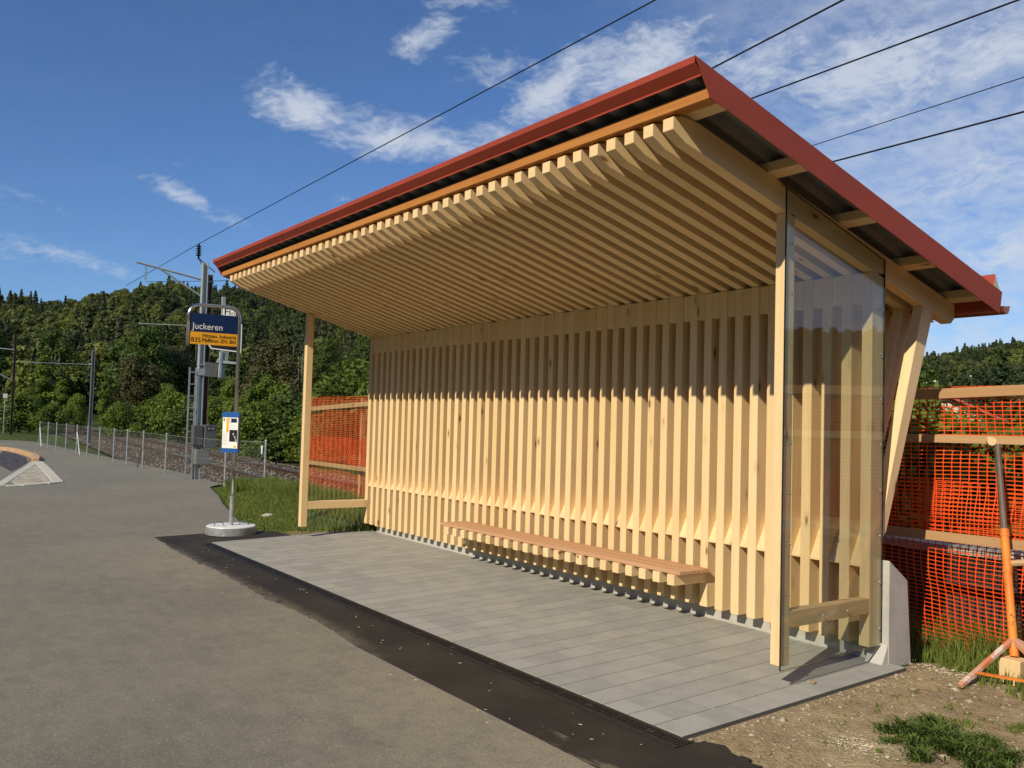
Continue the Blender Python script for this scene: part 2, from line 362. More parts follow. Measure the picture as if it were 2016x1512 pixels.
# road
road=[(60,-60),(60,-1.2),(.8,-1.2),(-7.4,-1.2),(-7.3,.03),(-7.89,-.06),(-8.56,-.2),(-9.5,-.03),(-10.39,.16),(-11.8,.48),(-13.21,.85),(-14.1,1.03),(-15.03,1.25),(-15.6,1.66),(-18.5,1.83),(-23.1,1.77),(-30.4,1.62),(-40.4,1.5),(-42.5,.9),(-46,-1.2),(-60,-5),(-60,-60)]
def rot(p): return p
sheet('road',road,-.006,ASPH)
front=[(-8.402,-1.475),(-7.173,-1.555),(-6.106,-1.554),(-5.015,-1.543),(-3.976,-1.585),(-3.34,-1.573),(-2.847,-1.574),(-2.2,-1.675),(-1.96,-1.70),(-1.858,-1.713),(-1.739,-1.682),(-1.6,-1.69),(-1.23,-1.814),(-.77,-1.911),(-.408,-1.975),(-.1,-1.994),(.3,-2.02),(.8,-2.05)]
right=[(.8,-2.05),(.95,-1.5),(.80,-1.06),(.70,-.97),(.60,-.945),(.52,-.943),(.43,-.934),(.345,-.96),(.325,-1.02)]
back=[(.325,-1.02),(.30,-1.03),(-7.53,-1.03),(-7.53,-.03),(-7.6,.02),(-8.09,-.03),(-8.38,-.88),(-8.402,-1.475)]
sheet('asphalt_strip',jag(front,.05,.010)[:-1]+jag(right,.025,.013)[:-1]+back[1:-1],.004,NASPH,.03)
sheet('paving',[(.255,-1.025),(.255,1.07),(-7.529,1.07),(-7.529,-1.025)],.010,PAVE,.07)
# soil patch on the right
xs=np.linspace(.2,4.6,111); ys=np.linspace(-3.2,2.6,146); V=[]
for y in ys:
    for x in xs:
        e=min(1,max(0,(x-.26)/.15)); fall=.19*min(1,max(0,(y-1.3)/.6))
        z=H(x,y,-.012)+e*(.020*mn.noise((x*2.1,y*2.1,3))+.010*mn.noise((x*7,y*7,1))+.004*mn.noise((x*25,y*25,2)))-fall*(.5+.5*e)
        if x>.26 and y<-.93: z-=.03*min(1,(-.93-y)/.1) 
        V.append((x,y,z))
nx,ny=len(xs),len(ys); F=[(j*nx+i,j*nx+i+1,(j+1)*nx+i+1,(j+1)*nx+i) for j in range(ny-1) for i in range(nx-1)]
SO=tag(rawmesh('soil_path',V,F,SOIL),kind='structure'); SOV=np.array(V).reshape(ny,nx,3)
def soil_z(x,y):
    i=int(np.clip((x-.2)/(4.4/110),0,nx-1)); j=int(np.clip((y+3.2)/(5.8/145),0,ny-1)); return float(SOV[j,i,2])
# bare earth rim left of the paving
rim=[(-7.535,-.02),(-7.7,.06),(-8.0,.02),(-8.12,.12),(-7.95,.35),(-7.85,.7),(-7.9,1.2),(-7.6,1.5),(-7.535,1.3)]
sheet('earth_edge',jag(rim,.06,.02),-.012,SOIL)
# drain channel
D=empty('drain_channel',(-3.6,-1.1,-.03),'black slotted drainage channel along the front edge of the grey paving','drain')
b=MB(); q0,q1=-1.168,-1.031
def hb(b,x0,x1,y0,y1,dz0,dz1,m=0): b.add([(x,y,H(x,y,dz)) for dz in (dz0,dz1) for x,y in ((x0,y0),(x1,y0),(x1,y1),(x0,y1))],[(0,3,2,1),(4,5,6,7),(0,1,5,4),(1,2,6,5),(2,3,7,6),(3,0,4,7)],(1,0,0),None,m)
hb(b,-7.47,.33,q0,q0+.012,-.05,.0095); hb(b,-7.47,.33,q1-.012,q1,-.05,.0095); hb(b,-7.47,.33,q0+.012,q1-.012,-.05,.0055); b.build('channel',IRON,D)
for g in range(16):
    x1=.33-g*.4875; x0=x1-.4845; b=MB()
    hb(b,x0,x1,q0+.013,q0+.026,.006,.0115); hb(b,x0,x1,q1-.026,q1-.013,.006,.0115)
    n=19
    for k in range(n+1):
        xx=x0+(x1-x0-.009)*k/n
        hb(b,xx,xx+.0095,q0+.026,q1-.026,.006,.0113)
    xm=(x0+x1)/2; hb(b,xm-.012,xm+.04,q0+.055,q0+.08,.006,.0114)
    b.build('grate',IRON,D)
# island, kerb and cobbles on the far left
sheet('bus_lane',[(-17.2,-2.5),(-25.6,-.72),(-28,-.45),(-30.2,-.5),(-32.6,-.62),(-33.6,-1.2),(-34.5,-4),(-30,-9),(-12,-9),(-12,-3.7)],-.002,ASPH)
def cob(t,p,out):
    q=t.pos(); v=t.voro(q,9.); d=S(t.t,v.outputs['Distance']); k=t.xyz(S(t.t,v.outputs['Color']))[0]
    c=t.mix(k,(.055,.045,.055),(.12,.095,.105)); c=t.mix(d.ss(.4,.65),c,(.03,.027,.026)); t.con(c,p.inputs['Base Color']); t.con(t.bump(1.-d,.8,.03),p.inputs['Normal'])
COB=mat('purple_cobbles',cob,rough=.75)
sheet('cobble_gutter',[(-16.9,-2.6),(-25.4,-.78),(-28,-.5),(-30.2,-.5),(-32.6,-.62),(-30.5,-.95),(-27.5,-1.3),(-25,-1.95),(-22.6,-2.25),(-20.5,-2.9),(-19.4,-3.9),(-16.2,-3.6)],.003,COB)
b=MB()
kp=[(-16.0,-2.62),(-17.1,-2.38),(-20,-1.75),(-23,-1.08),(-25.5,-.56)]
for p,q in zip(kp,kp[1:]):
    n=max(1,int(math.hypot(q[0]-p[0],q[1]-p[1])/1.0))
    for k in range(n):
        a=[p[i]+(q[i]-p[i])*k/n for i in (0,1)]; c=[p[i]+(q[i]-p[i])*(k+.985)/n for i in (0,1)]
        b.obox((a[0],a[1],H(*a,-.035)),(c[0],c[1],H(*c,-.035)),.2,.11)
tag(b.build('kerb',CONC,None,.012),kind='structure')
ORK=simple('tan_kerb_stone',(.48,.30,.165),.8,0.,.2,3.)
b=MB(); kp=[(-25.55,-.55),(-26.6,-.38),(-28,-.28),(-30.2,-.27),(-32.0,-.34),(-33,-.42),(-33.6,-.8),(-34.6,-2.),(-35,-4)]
for p,q in zip(kp,kp[1:]):
    n=max(1,int(math.hypot(q[0]-p[0],q[1]-p[1])/.7))
    for k in range(n):
        a=[p[i]+(q[i]-p[i])*k/n for i in (0,1)]; c=[p[i]+(q[i]-p[i])*(k+.96)/n for i in (0,1)]
        b.obox((a[0],a[1],H(*a,.03)),(c[0],c[1],H(*c,.03)),.2,.16+random.uniform(-.015,.015))
tag(b.build('kerb',ORK,None,.015),kind='structure')
I=empty('traffic_island',(-19.5,-1.3,0),'small triangular paved island of pale stone with granite edging beside the kerb','traffic island')
b=MB(); tri=[(-25.1,-.57),(-17.95,-1.25),(-17.35,-2.2)]
b.add([(x,y,H(x,y,z)) for z in (-.03,.012) for x,y in tri],[(2,1,0)[::-1],(3,4,5)[::-1],(0,1,4,3),(1,2,5,4),(2,0,3,5)]); 
def isl(t,p,out):
    q=t.pos(); v=t.voro(q,7.); d=S(t.t,v.outputs['Distance']); k=t.xyz(S(t.t,v.outputs['Color']))[0]; n=t.noise(q,25.,3.,.6)
    c=t.mix((k*.5+n*.5).ss(.3,.7),(.34,.30,.22),(.50,.46,.36)); c=t.mix(d.ss(.5,.75)*.5,c,(.18,.16,.13)); t.con(c,p.inputs['Base Color'])
b.build('paved_infill',mat('pale_cobbles',isl,rough=.85),I)
b=MB(); ed=[(-25.3,-.5),(-21.5,-.82),(-17.75,-1.16),(-17.5,-1.45),(-17.25,-1.95),(-17.2,-2.2)]
for p,q in zip(ed,ed[1:]):
    n=max(1,int(math.hypot(q[0]-p[0],q[1]-p[1])/.9))
    for k in range(n):
        a=[p[i]+(q[i]-p[i])*k/n for i in (0,1)]; c=[p[i]+(q[i]-p[i])*(k+.97)/n for i in (0,1)]
        b.obox((a[0],a[1],H(*a,.0)),(c[0],c[1],H(*c,.0)),.22,.05)
b.build('granite_edging',CONC2,I,.008)
# ---------------------------------------------------------------- shelter
SH=empty('bus_shelter',(-3.6,1.1,0),'timber slat bus shelter with red edged sloping roof, glass sides and built-in bench','bus shelter')
N=48; PIT=7.332/(N-1); WX=.0768; YF=.93; SL=-.267
def bot(y): return 2.906+SL*y
def top(y): return 3.07+SL*y
xk=[-k*PIT for k in range(N)]
b=MB()
for x in xk:
    dz=H(x,.93)-H(-.8,.93)
    b.box(x,x+WX,YF+random.gauss(0,.0012),YF+.145,.152+dz+random.gauss(0,.002),bot(YF)-.006,(0,0,1))
for x in xk[1:]:
    x0=x+WX+.001; x1=x+PIT-.001
    b.box(x0,x1,YF+.002+random.gauss(0,.0012),YF+.14,2.446+random.gauss(0,.002),bot(YF)-.002+random.choice((-.004,.05)),(0,0,1))
    zb=.668+random.gauss(0,.003)
    b.prism([(YF+.003,zb),(YF+.14,zb+.004),(YF+.14,zb+.275),(YF+.003,zb+.012)],x0,x1,(0,.45,.9))
b.build('slat_wall',W_SPR,SH,.0022)
# ceiling ribs
b=MB()
for i,x in enumerate(xk):
    yt=1.99 if i in (0,N-1) else 1.55
    pr=[(-1.0,3.272),(-1.0,3.203),(-.894,bot(-.894)),(0,bot(0))]
    if i in (0,N-1): pr+=[(1.83,bot(1.83)),(1.95,bot(1.95)+.005),(1.995,2.43),(1.999,top(1.999)-.002)]
    else: pr+=[(1.66,bot(1.66)),(1.73,bot(1.73)+.06),(1.73,top(1.73)-.002)]
    pr+=[(-.8,top(-.8)-.002),(-.93,3.29)]
    b.prism(pr,x+random.gauss(0,.001),x+WX,(0,.966,-.258))
b.build('ceiling_ribs',W_SPR,SH,.0022)
# struts
b=MB()
for i,x in enumerate(xk):
    b.prism([(1.078,1.0),(1.078,.86),(1.12,.90),(1.70,2.452),(1.565,2.487)],x+.001,x+WX-.001,(0,.45,.9))
b.build('rear_struts',W_SPR,SH,.0022)
def post(x):
    b=MB(); b.box(x,x+WX,0,.085,.150+H(x,0),bot(0)-.003 -.0,(0,0,1))
    b.build('post',W_SPR,SH,.003)
    b=MB(); b.box(x+.001,x+WX-.001,.086,YF-.001,.357+H(x,.5),.457+H(x,.5),(0,1,0)); b.build('side_rail',W_SPR,SH,.003)
post(0); post(xk[-1])
def pane(x0,x1,screwx):
    pr=[(-.014,.128),(1.058,.15),(1.058,2.742),(-.014,3.055)]
    b=MB(); n=4; pts=[(x0,a,c) for a,c in pr]+[(x1,a,c) for a,c in pr]
    b.add(pts,[(3,2,1,0),(4,5,6,7)],None,None,0); b.add(pts,[(i,(i+1)%n,n+(i+1)%n,n+i) for i in range(n)],None,None,1)
    g=b.build('glass_pane',[GLASS,GEDGE],SH)
    sgn=1 if screwx>x0 else -1; bpy.context.view_layer.update(); sm=None
    for y,z in [(y,.27+k*.305) for y in (.05,1.02) for k in range(9) if .27+k*.305<(3.0 if y<.5 else 2.68)]+[(.4,.42),(.66,.42)]:
        if sm is None:
            b=MB(); b.tube([(-sgn*.004,0,0),(sgn*.006,0,0)],[.0085,.006],8); o=b.build('screw',STEEL,None); sm=o.data
        else: o=bpy.data.objects.new('screw',sm); COL.objects.link(o)
        o.location=(screwx,y,z); o.parent=g; o.matrix_parent_inverse=g.matrix_world.inverted()
pane(WX+.002,WX+.014,WX+.016); pane(xk[-1]-.014,xk[-1]-.002,xk[-1]-.016)
# purlins
XL,XR=-7.607,.352
b=MB(); b.box(XL+.012,-2.9,-1.018,-.925,3.293,3.356,(1,0,0)); b.box(-2.898,XR-.008,-1.018,-.925,3.293,3.356,(1,0,0)); b.build('front_purlin',W_ORG,SH,.002)
for y in (-.865,-.14,.585,1.31,1.93):
    b=MB(); z=top(y); b.prism([(y-.045,top(y-.045)),(y+.045,top(y+.045)),(y+.045,top(y+.045)+.057),(y-.045,top(y-.045)+.057)],XL+.012,XR-.008,(1,0,0)); b.build('purlin',W_SPR,SH)
b=MB(); b.prism([(2.0,top(2.0)-.05),(2.05,top(2.05)-.05),(2.05,top(2.05)+.057),(2.0,top(2.0)+.057)],XL+.012,XR-.008,(1,0,0)); b.build('eaves_board',RED,SH)
# corrugated sheet
b=MB(); y0,y1=-1.052,2.11; per=.2; n=int((XR-XL-.02)/per)+1; F=[];pts=[]
x=XL+.01; prof=[]
for k in range(n):
    for dx,dz in ((0,0),(.075,0),(.1,.04),(.175,.04)): prof.append((min(x+k*per+dx,XR-.006+.0001*len(prof)*.01),dz))
for yy in (y0,y1):
    for px,dz in prof: pts.append((px,yy,top(yy)+.060+dz))
m=len(prof); b.add(pts,[(i,i+1,m+i+1,m+i) for i in range(m-1)],(0,1,0)); ro=b.build('roof_sheet',ZINC,SH)
mo=ro.modifiers.new('thickness','SOLIDIFY'); mo.thickness=.0015
# flashings
def ztop(y): return 3.187+SL*y
for sx in (XR,XL):
    s=1 if sx==XR else -1; x0,x1=(sx-.004,sx) if s>0 else (sx,sx+.004)
    b=MB(); pr=[(-1.134,ztop(-1.134)),(-1.013,3.297),(2.105,2.456),(2.14,2.617)]
    b.prism(pr,x0,x1,(0,1,0)); xa,xb=(sx-.06,sx-.004) if s>0 else (sx+.004,sx+.06)
    b.prism([(-1.12,ztop(-1.12)-.003),(2.135,ztop(2.135)-.003),(2.135,ztop(2.135)),(-1.12,ztop(-1.12))],xa,xb,(0,1,0))
    b.build('side_flashing',RED,SH)
b=MB(); 
for (xa,xb) in ((XL+.004,-5.32),(-5.315,XR-.004)):
    d=0 if xa<-6 else .0015
    P=[(-1.134+d,ztop(-1.134)-.001),(-1.134+d,3.452),(-1.085,3.405),(-1.085,3.394),(-1.081,3.394),(-1.081,3.407),(-1.1285,3.4545),(-1.1285,ztop(-1.13)-.006),(-1.0,ztop(-1.0)-.006),(-1.0,ztop(-1.0)-.002)]
    b.prism(P,xa,xb,(1,0,0))
b.build('front_flashing',RED,SH)
b=MB(); b.box(-5.322,-5.313,-1.1355,-1.13,3.45,ztop(-1.13)+.003,(0,0,1)); b.build('flashing_joint',RED,SH)
# gutter
b=MB(); pts=[];n=9;gx0,gx1=XL,XR+.01
for xx in (gx0,gx1):
    for r in (.046,.043):
        for k in range(n):
            t=math.pi*k/(n-1); pts.append((xx,2.185-r*math.cos(t),2.515-r*math.sin(t)*1.25))
F=[(i,i+1,2*n+i+1,2*n+i) for i in range(n-1)]+[(n+i+1,n+i,3*n+i,3*n+i+1) for i in range(n-1)]
b.add(pts,F,(1,0,0)); b.tube([(gx0,2.233,2.516),(gx1,2.233,2.516)],.007,8)
b.add([(gx1-.001,2.185,2.515)]+[(gx1,2.185-.046*math.cos(math.pi*k/(n-1)),2.515-.0575*math.sin(math.pi*k/(n-1))) for k in range(n)],[(0,i,i+1) for i in range(1,n)])
for xx in np.arange(XL+.2,XR,.8): b.obox((xx,2.12,2.452),(xx+.0,2.2,2.447),.03,.012)
b.build('gutter',COPPER,SH)
b=MB(); b.add([(.1,2.17,2.62),(.27,2.17,2.62),(.27,2.30,2.62),(.1,2.30,2.62),(.12,2.25,2.775),(.25,2.25,2.775)],[(0,1,5,4),(1,2,5),(2,3,4,5),(3,0,4),(3,2,1,0)]); 
b.obox((.2,2.24,2.5),(.2,2.24,2.63),.05,.06); o=b.build('gutter_outlet',[RED,CONC2],SH); o.data.polygons[1].material_index=1
# bench
b=MB()
zt=.466; ys=(.572,.686,.800)
for y in ys: b.box(-4.80,-1.285,y,y+.108,zt-.031,zt,(1,0,0))
b.build('bench_seat',W_BEN,SH,.004)
b=MB()
for k in range(9,31): b.box(xk[k]+.001,xk[k]+WX-.001,.556,YF-.002,.352,.434,(0,1,0))
b.build('bench_brackets',W_SPR,SH,.0025)
# concrete footing
b=MB()
pr=[(1.058,-.2),(1.36,-.2),(1.29,.57),(1.075,.715),(1.062,.715),(1.058,.0)]
b.prism(pr[::1],-7.215,.135,(1,0,0)); b.prism([(.985,-.1),(1.0575,-.1),(1.0575,.17),(.985,.035)],.005,.1335,(1,0,0)); b.build('concrete_footing',CONC,SH,.006)
# ---------------------------------------------------------------- orange safety fence
SF=empty('safety_fence',(-5,2.1,0),'orange plastic mesh barrier nailed to timber battens behind the bus shelter','fence')
def net(zlo,zhi,x0,x1,yb,seed,ph):
    cw,ch=.063,.0305; nx=int((x1-x0)/cw); nz=int((zhi-zlo)/ch); V=[];F=[]
    X=np.linspace(x0,x1,nx+1); Zs=np.linspace(0,1,nz+1)
    def P(x,t):
        low=1-t; dz=.03*math.sin(x*.9+ph)+.02*math.sin(x*2.3+ph*2)
        z=zlo+(zhi-zlo)*t+dz*low
        y=yb+.035*math.sin(x*2.1+ph+z*1.3)*(.3+low)+.02*math.sin(x*5.3+z*4+ph)+.012*math.sin(z*17+x*1.1+ph)*low
        return (x+.02*math.sin(z*5+ph+x)*low,y,z)
    wv,wh=.0064,.0053
    for i in range(nx+1):
        for j in range(nz):
            a=P(X[i],Zs[j]);c=P(X[i],Zs[j+1]); k=len(V)
            V+= [(a[0]-wv,a[1],a[2]),(a[0]+wv,a[1],a[2]),(a[0]+wv*.45,(a[1]+c[1])/2,(a[2]+c[2])/2),(c[0]+wv,c[1],c[2]),(c[0]-wv,c[1],c[2]),(a[0]-wv*.45,(a[1]+c[1])/2,(a[2]+c[2])/2)]
            F+= [(k,k+1,k+2,k+5),(k+5,k+2,k+3,k+4)]
    for j in range(nz+1):
        for i in range(nx):
            a=P(X[i],Zs[j]);c=P(X[i+1],Zs[j]); k=len(V)
            V+= [(a[0]+wv*.8,a[1]-.0006,a[2]-wh*.62),(c[0]-wv*.8,c[1]-.0006,c[2]-wh*.62),(c[0]-wv*.8,c[1]-.0006,c[2]+wh*.62),(a[0]+wv*.8,a[1]-.0006,a[2]+wh*.62)]
            F.append((k,k+1,k+2,k+3))
    return V,F
V1,F1=net(.80,1.93,-12.2,3.6,2.10,1,.3); o=rawmesh('upper_netting',V1,F1,NET,parent=SF)
V1,F1=net(-.12,1.22,-12.3,3.6,2.135,2,1.9); o=rawmesh('lower_netting',V1,F1,NET,parent=SF)
def rail(pts,w=.03,h=.075):
    for p,q in zip(pts,pts[1:]):
        b=MB(); b.obox(p,q,w,h); b.build('batten',W_RAW,SF,.002)
rail([(-12.25,2.06,1.70),(-9.0,2.06,1.83),(-4.5,2.06,1.86),(-.1,2.06,1.875),(3.6,2.06,2.0)],.03,.075)
rail([(-.42,2.052,1.535),(3.6,2.052,1.56)],.03,.06)
rail([(-12.25,2.06,.735),(-8.0,2.06,.74),(-4,2.06,.78),(-.6,2.06,.80),(3.6,2.06,.84)],.03,.07)
for x in (-12.2,-10.,-7.5,-5.,-2.5,.62,2.6):
    b=MB(); b.box(x-.03,x+.03,2.15,2.21,-.2,1.9); b.build('post',W_RAW,SF)
# scaffold prop with its log and wooden block
PR=empty('scaffold_prop',(.72,1.5,0),'rusty orange steel prop with splayed legs leaning on the mesh barrier','prop')
pb=Vector((.735,1.50,.165)); pt=Vector((.388,2.0,1.505)); pm=pb.lerp(pt,.56)
b=MB(); b.tube([pb,pm],.0265,14); b.tube([pm-(pt-pb)*.02,pm+(pt-pb)*.015],.030,14); b.tube([pb.lerp(pt,.37),pb.lerp(pt,.40)],.031,12); b.build('outer_tube',ORP,PR,smooth=False)
b=MB(); b.tube([pm,pt],.0215,12); b.build('inner_tube',TUBEB,PR)
b=MB(); f1=Vector((.64,1.01,.03)); a=pb.lerp(pt,.075); b.obox(f1,a,.03,.03); b.build('leg',ORO,PR,.004)
b=MB(); f2=Vector((1.22,1.28,.02)); b.obox(f2,a,.035,.035); b.build('leg',ORO,PR,.004)
b=MB(); f3=Vector((.98,2.02,.0)); b.obox(f3,a,.035,.035); b.build('leg',ORO,PR,.004)
b=MB(); b.obox(f1.lerp(a,.28),f2.lerp(a,.25),.03,.012); b.obox(f1.lerp(a,.28),f1.lerp(a,.28).lerp(a,.01),.03,.012); b.build('brace',ORP,PR)
b=MB(); b.tube([(.34,1.995,1.535),(.37,1.96,1.53)],.03,12); b.tube([(.34,2.0,1.52),(.40,2.0,1.50)],.012,8); b.build('head_pin',W_SPR,PR)
b=MB(); b.tube([(.60,1.72,.72),(.95,1.9,.78),(1.6,2.02,.80)],[.022,.026,.025],8); tag(b.build('pole',W_RAW,None),'pale peeled wooden pole lying across the rusty orange prop','pole')
b=MB(); b.box(-.055,.075,-.06,.07,-.17,.085,(0,0,1)); o=b.build('timber_block',W_SPR,None,.004); o.location=(.735,1.47,.075); tag(o,'cut cream timber block under the foot of the orange prop','wood block')
# ---------------------------------------------------------------- bus stop sign
SG=empty('bus_stop_sign',(-8.155,-.585,0),'bus stop sign on a steel pole with blue and yellow panels and timetable case','bus stop sign')
P0=Vector((-8.155,-.585,H(-8.155,-.585))); U=Vector((-.087,-.996,0)).normalized(); NR=Vector((.996,-.087,0)).normalized()
def sp(u,z,d=0.): p=P0+U*u+NR*d; return Vector((p.x,p.y,z))
b=MB(); b.lathe([(.314,.0),(.318,.004),(.318,.10),(.312,.104)],P0+Vector((0,0,.004)),56); b.lathe([(.311,.1),(.306,.112),(.02,.114)],P0+Vector((0,0,.004)),48,1)
b.build('base_disc',[GALV,WHITE],SG)
for s in (-1,1):
    b=MB(); c=P0+U*(.16*s)*1+NR*.02; d=Vector((.35,.94,0)).normalized()
    b.tube([c+d*(.06*math.cos(t))+Vector((0,0,.115+.055*math.sin(t))) for t in np.linspace(0,math.pi,9)],.006,6); b.build('lifting_handle',DARKP,SG)
b=MB(); b.tube([P0+Vector((0,0,.1)),P0+Vector((0,0,.50))],.029,16); b.tube([P0+Vector((0,0,.46)),P0+Vector((0,0,.475))],.031,16); b.tube([P0+Vector((0,0,.485))+U*.028,P0+Vector((0,0,.485))+U*.05],.008,8); b.build('sleeve',GALV,SG,smooth=False)
path=[sp(0,.45)]+[sp(0,z) for z in (1.5,2.5,2.82)]; R_=.15; zt=2.985; AL=.645
path+=[sp(R_-R_*math.cos(t),zt-R_+R_*math.sin(t)) for t in np.linspace(.0,math.pi/2,7)]
path+=[sp(AL-R_+R_*math.sin(t),zt-R_+R_*math.cos(t)) for t in np.linspace(0,math.pi/2,7)]+[sp(AL,2.45)]
b=MB(); b.tube(path,.0235,14); b.build('tube_frame',STEEL,SG,smooth=True)
def flat(u0,u1,z0,z1,d0,d1,m,name,par):
    b=MB(); q=[sp(u,z,d) for d in (d0,d1) for u,z in ((u0,z0),(u1,z0),(u1,z1),(u0,z1))]
    b.add(q,[(0,1,2,3),(7,6,5,4),(0,4,5,1),(1,5,6,2),(2,6,7,3),(3,7,4,0)]); return b.build(name,m,par)
def text(s,u,z,size,m,d,par,name='lettering',width=None,org=None,ax=None,nr=None):
    cu=bpy.data.curves.new('t','FONT'); cu.body=s; cu.size=size; cu.extrude=.0008; to=bpy.data.objects.new('t',cu); COL.objects.link(to)
    dg=bpy.context.evaluated_depsgraph_get(); me=bpy.data.meshes.new_from_object(to.evaluated_get(dg)); bpy.data.objects.remove(to)
    w=max(v.co.x for v in me.vertices)-min(v.co.x for v in me.vertices); mnx=min(v.co.x for v in me.vertices)
    sx=(width/w) if width else 1.
    a=-U if ax is None else ax; nn=NR if nr is None else nr
    o0=sp(u,z,d) if org is None else org
    for v in me.vertices:
        x,y,zz=v.co; q=o0+a*((x-mnx)*sx)+Vector((0,0,y))+nn*zz; v.co=q
    me.materials.clear(); me.materials.append(m); me.name=name
    o=bpy.data.objects.new(name,me); COL.objects.link(o); o.parent=par
    o.matrix_parent_inverse=Matrix.Translation(-Vector(par.location)) if par.type=='EMPTY' else Matrix.Translation(-Vector(SG.location)) if par.parent==SG and False else o.matrix_parent_inverse
    return o
bp=flat(.022,.622,2.632,2.873,-.014,.014,NAVY,'name_panel',SG)
yp=flat(.022,.622,2.471,2.631,-.014,.014,YELL,'route_panel',SG)
def under(o,par):   # sub-part in world coordinates under an already placed part
    o.parent=par; o.matrix_parent_inverse=par.matrix_world.inverted()
bpy.context.view_layer.update()
for s,u,z,size,w,m,par in (('Juckeren',.604,2.667,.118,.385,WHITE,bp),('835',.610,2.499,.085,.118,INK,yp),('Hittnau, Industrie',.468,2.566,.0655,.428,INK,yp),('Pfäffikon ZH, Bhf.',.471,2.505,.0655,.438,INK,yp)):
    o=text(s,u,z,size,m,.0155,SG,'lettering',w); under(o,par)
flat(.638,.688,2.4715,2.6305,.0142,.0146,simple('amber_strip',(.50,.24,.02),.5),'shaded_strip',SG) if False else None
# timetable case
b=MB()
U0,N0=U,NR; U=Vector((-.80,-.60,0)); NR=Vector((.60,-.80,0))
tc=flat(-.10,.155,1.075,1.60,.028,.06,DARKP,'timetable_case',SG); bpy.context.view_layer.update()
def cs(u0,u1,z0,z1,d,m,name): o=flat(u0,u1,z0,z1,d-.004,d,m,name,SG); under(o,tc); return o
cs(-.103,.158,1.535,1.602,.066,BLUE,'blue_band'); cs(-.103,.158,1.072,1.125,.066,BLUE,'blue_band')
cs(-.085,.148,1.128,1.533,.0625,WHITE,'paper'); cs(.055,.09,1.335,1.525,.0635,YELL,'yellow_strip'); cs(-.068,.045,1.465,1.52,.0635,NAVY,'blue_heading'); cs(.02,.04,1.470,1.515,.0642,WHITE,'white_mark')
cs(-.08,.04,1.215,1.37,.0635,BLACK,'map_print'); cs(-.066,-.028,1.139,1.165,.0635,YELL,'yellow_mark'); cs(.115,.138,1.49,1.52,.0635,YELL,'yellow_mark'); cs(.120,.134,1.485,1.515,.0642,INK,'black_mark')
for k in range(9): cs(.07,.135,1.17+k*.019,1.1735+k*.019,.0635,GREYI,'text_line')
for k in range(3): cs(-.06,.04,1.39+k*.02,1.394+k*.02,.0635,GREYI,'text_line')
for k,(a,c) in enumerate(((-.01,1.33),(-.035,1.29),(-.05,1.25))): cs(a-.02,a,c-.03,c,.0642,GREYI,'map_detail')
# ---------------------------------------------------------------- chain link fence
fp=[(-40.365,1.565),(-38.253,1.589),(-35.991,1.564),(-34.242,1.634),(-32.151,1.654),(-30.378,1.694),(-28.263,1.671),(-26.5,1.75),(-24.83,1.776),(-23.14,1.833),(-20.706,1.828),(-18.519,1.892),(-16.39,1.994),(-15.217,2.472)]
def sc_(p,h=.05): # keep the image position with the base on the sloping ground
    k=(1.5718-H(*p))/1.5718; return (CAM[0]+(p[0]-CAM[0])*k,CAM[1]+(p[1]-CAM[1])*k)
fp=[sc_(p) for p in fp]
CF=empty('chain_link_fence',(-25,1.7,0),'low galvanised chain link fence between the road and the railway track','fence')
for i,(x,y) in enumerate(fp):
    z=H(x,y); b=MB(); b.tube([(x,y,z-.1),(x,y,z+.97)],.021,10); b.tube([(x,y,z+.97),(x,y,z+.985)],[.023,.014],10); b.build('post',GALV,CF)
for i,j,dx in ((0,1,.5),(4,5,.55),(9,8,-.5),(13,12,-.65)):
    x,y=fp[i]; d=Vector((fp[j][0]-x,fp[j][1]-y,0)).normalized(); q=Vector((x,y,0))+d*abs(dx)
    b=MB(); b.tube([(x,y,H(x,y,.75)),(q.x,q.y,H(q.x,q.y,-.05))],.017,8); b.build('brace',GALV if i in (0,4) else DARKP,CF)
V=[];F=[]
def strip(a,b_,w):
    a=Vector(a);b_=Vector(b_);d=(b_-a).normalized(); s=d.cross(Vector((0.05,-1,0))).normalized()*w
    k=len(V); V.extend([tuple(a-s),tuple(a+s),tuple(b_+s),tuple(b_-s)]); F.append((k,k+1,k+2,k+3))
for (p,q) in zip(fp,fp[1:]):
    L=math.hypot(q[0]-p[0],q[1]-p[1]); cell=.075; hgt=.93
    def PT(s,z): 
        t=s/L; x=p[0]+(q[0]-p[0])*t; y=p[1]+(q[1]-p[1])*t; return (x,y-.024,H(x,y,z))
    n=int((L+hgt)/cell)
    for k in range(n):
        s0=k*cell-hgt
        for sg in (1,-1):
            a0,a1=max(0,s0),min(L,s0+hgt)
            if a1-a0<.01: continue
            z0,z1=(a0-s0,a1-s0) if sg>0 else (hgt-(a0-s0),hgt-(a1-s0))
            strip(PT(a0,z0+.02),PT(a1,z1+.02),.0011)
    strip(PT(0,.94),PT(L,.94),.003); strip(PT(0,.5),PT(L,.5),.002)
rawmesh('wire_mesh',V,F,GALV,parent=CF)
x,y=fp[13]; b=MB(); dx=.14
b.add([(x-dx-.05,y-.03,H(x,y,.86)),(x-dx+.05,y-.03,H(x,y,.86)),(x-dx+.03,y-.03,H(x,y,.69)),(x-dx-.03,y-.03,H(x,y,.69)),(x-dx-.05,y-.024,H(x,y,.86)),(x-dx+.05,y-.024,H(x,y,.86)),(x-dx+.03,y-.024,H(x,y,.69)),(x-dx-.03,y-.024,H(x,y,.69))],[(3,2,1,0),(4,5,6,7),(0,1,5,4),(1,2,6,5),(2,3,7,6),(3,0,4,7)])
tag(b.build('marker_plate',WHITE,None),'small white wedge shaped plate hung on the end bay of the chain link fence','plate')
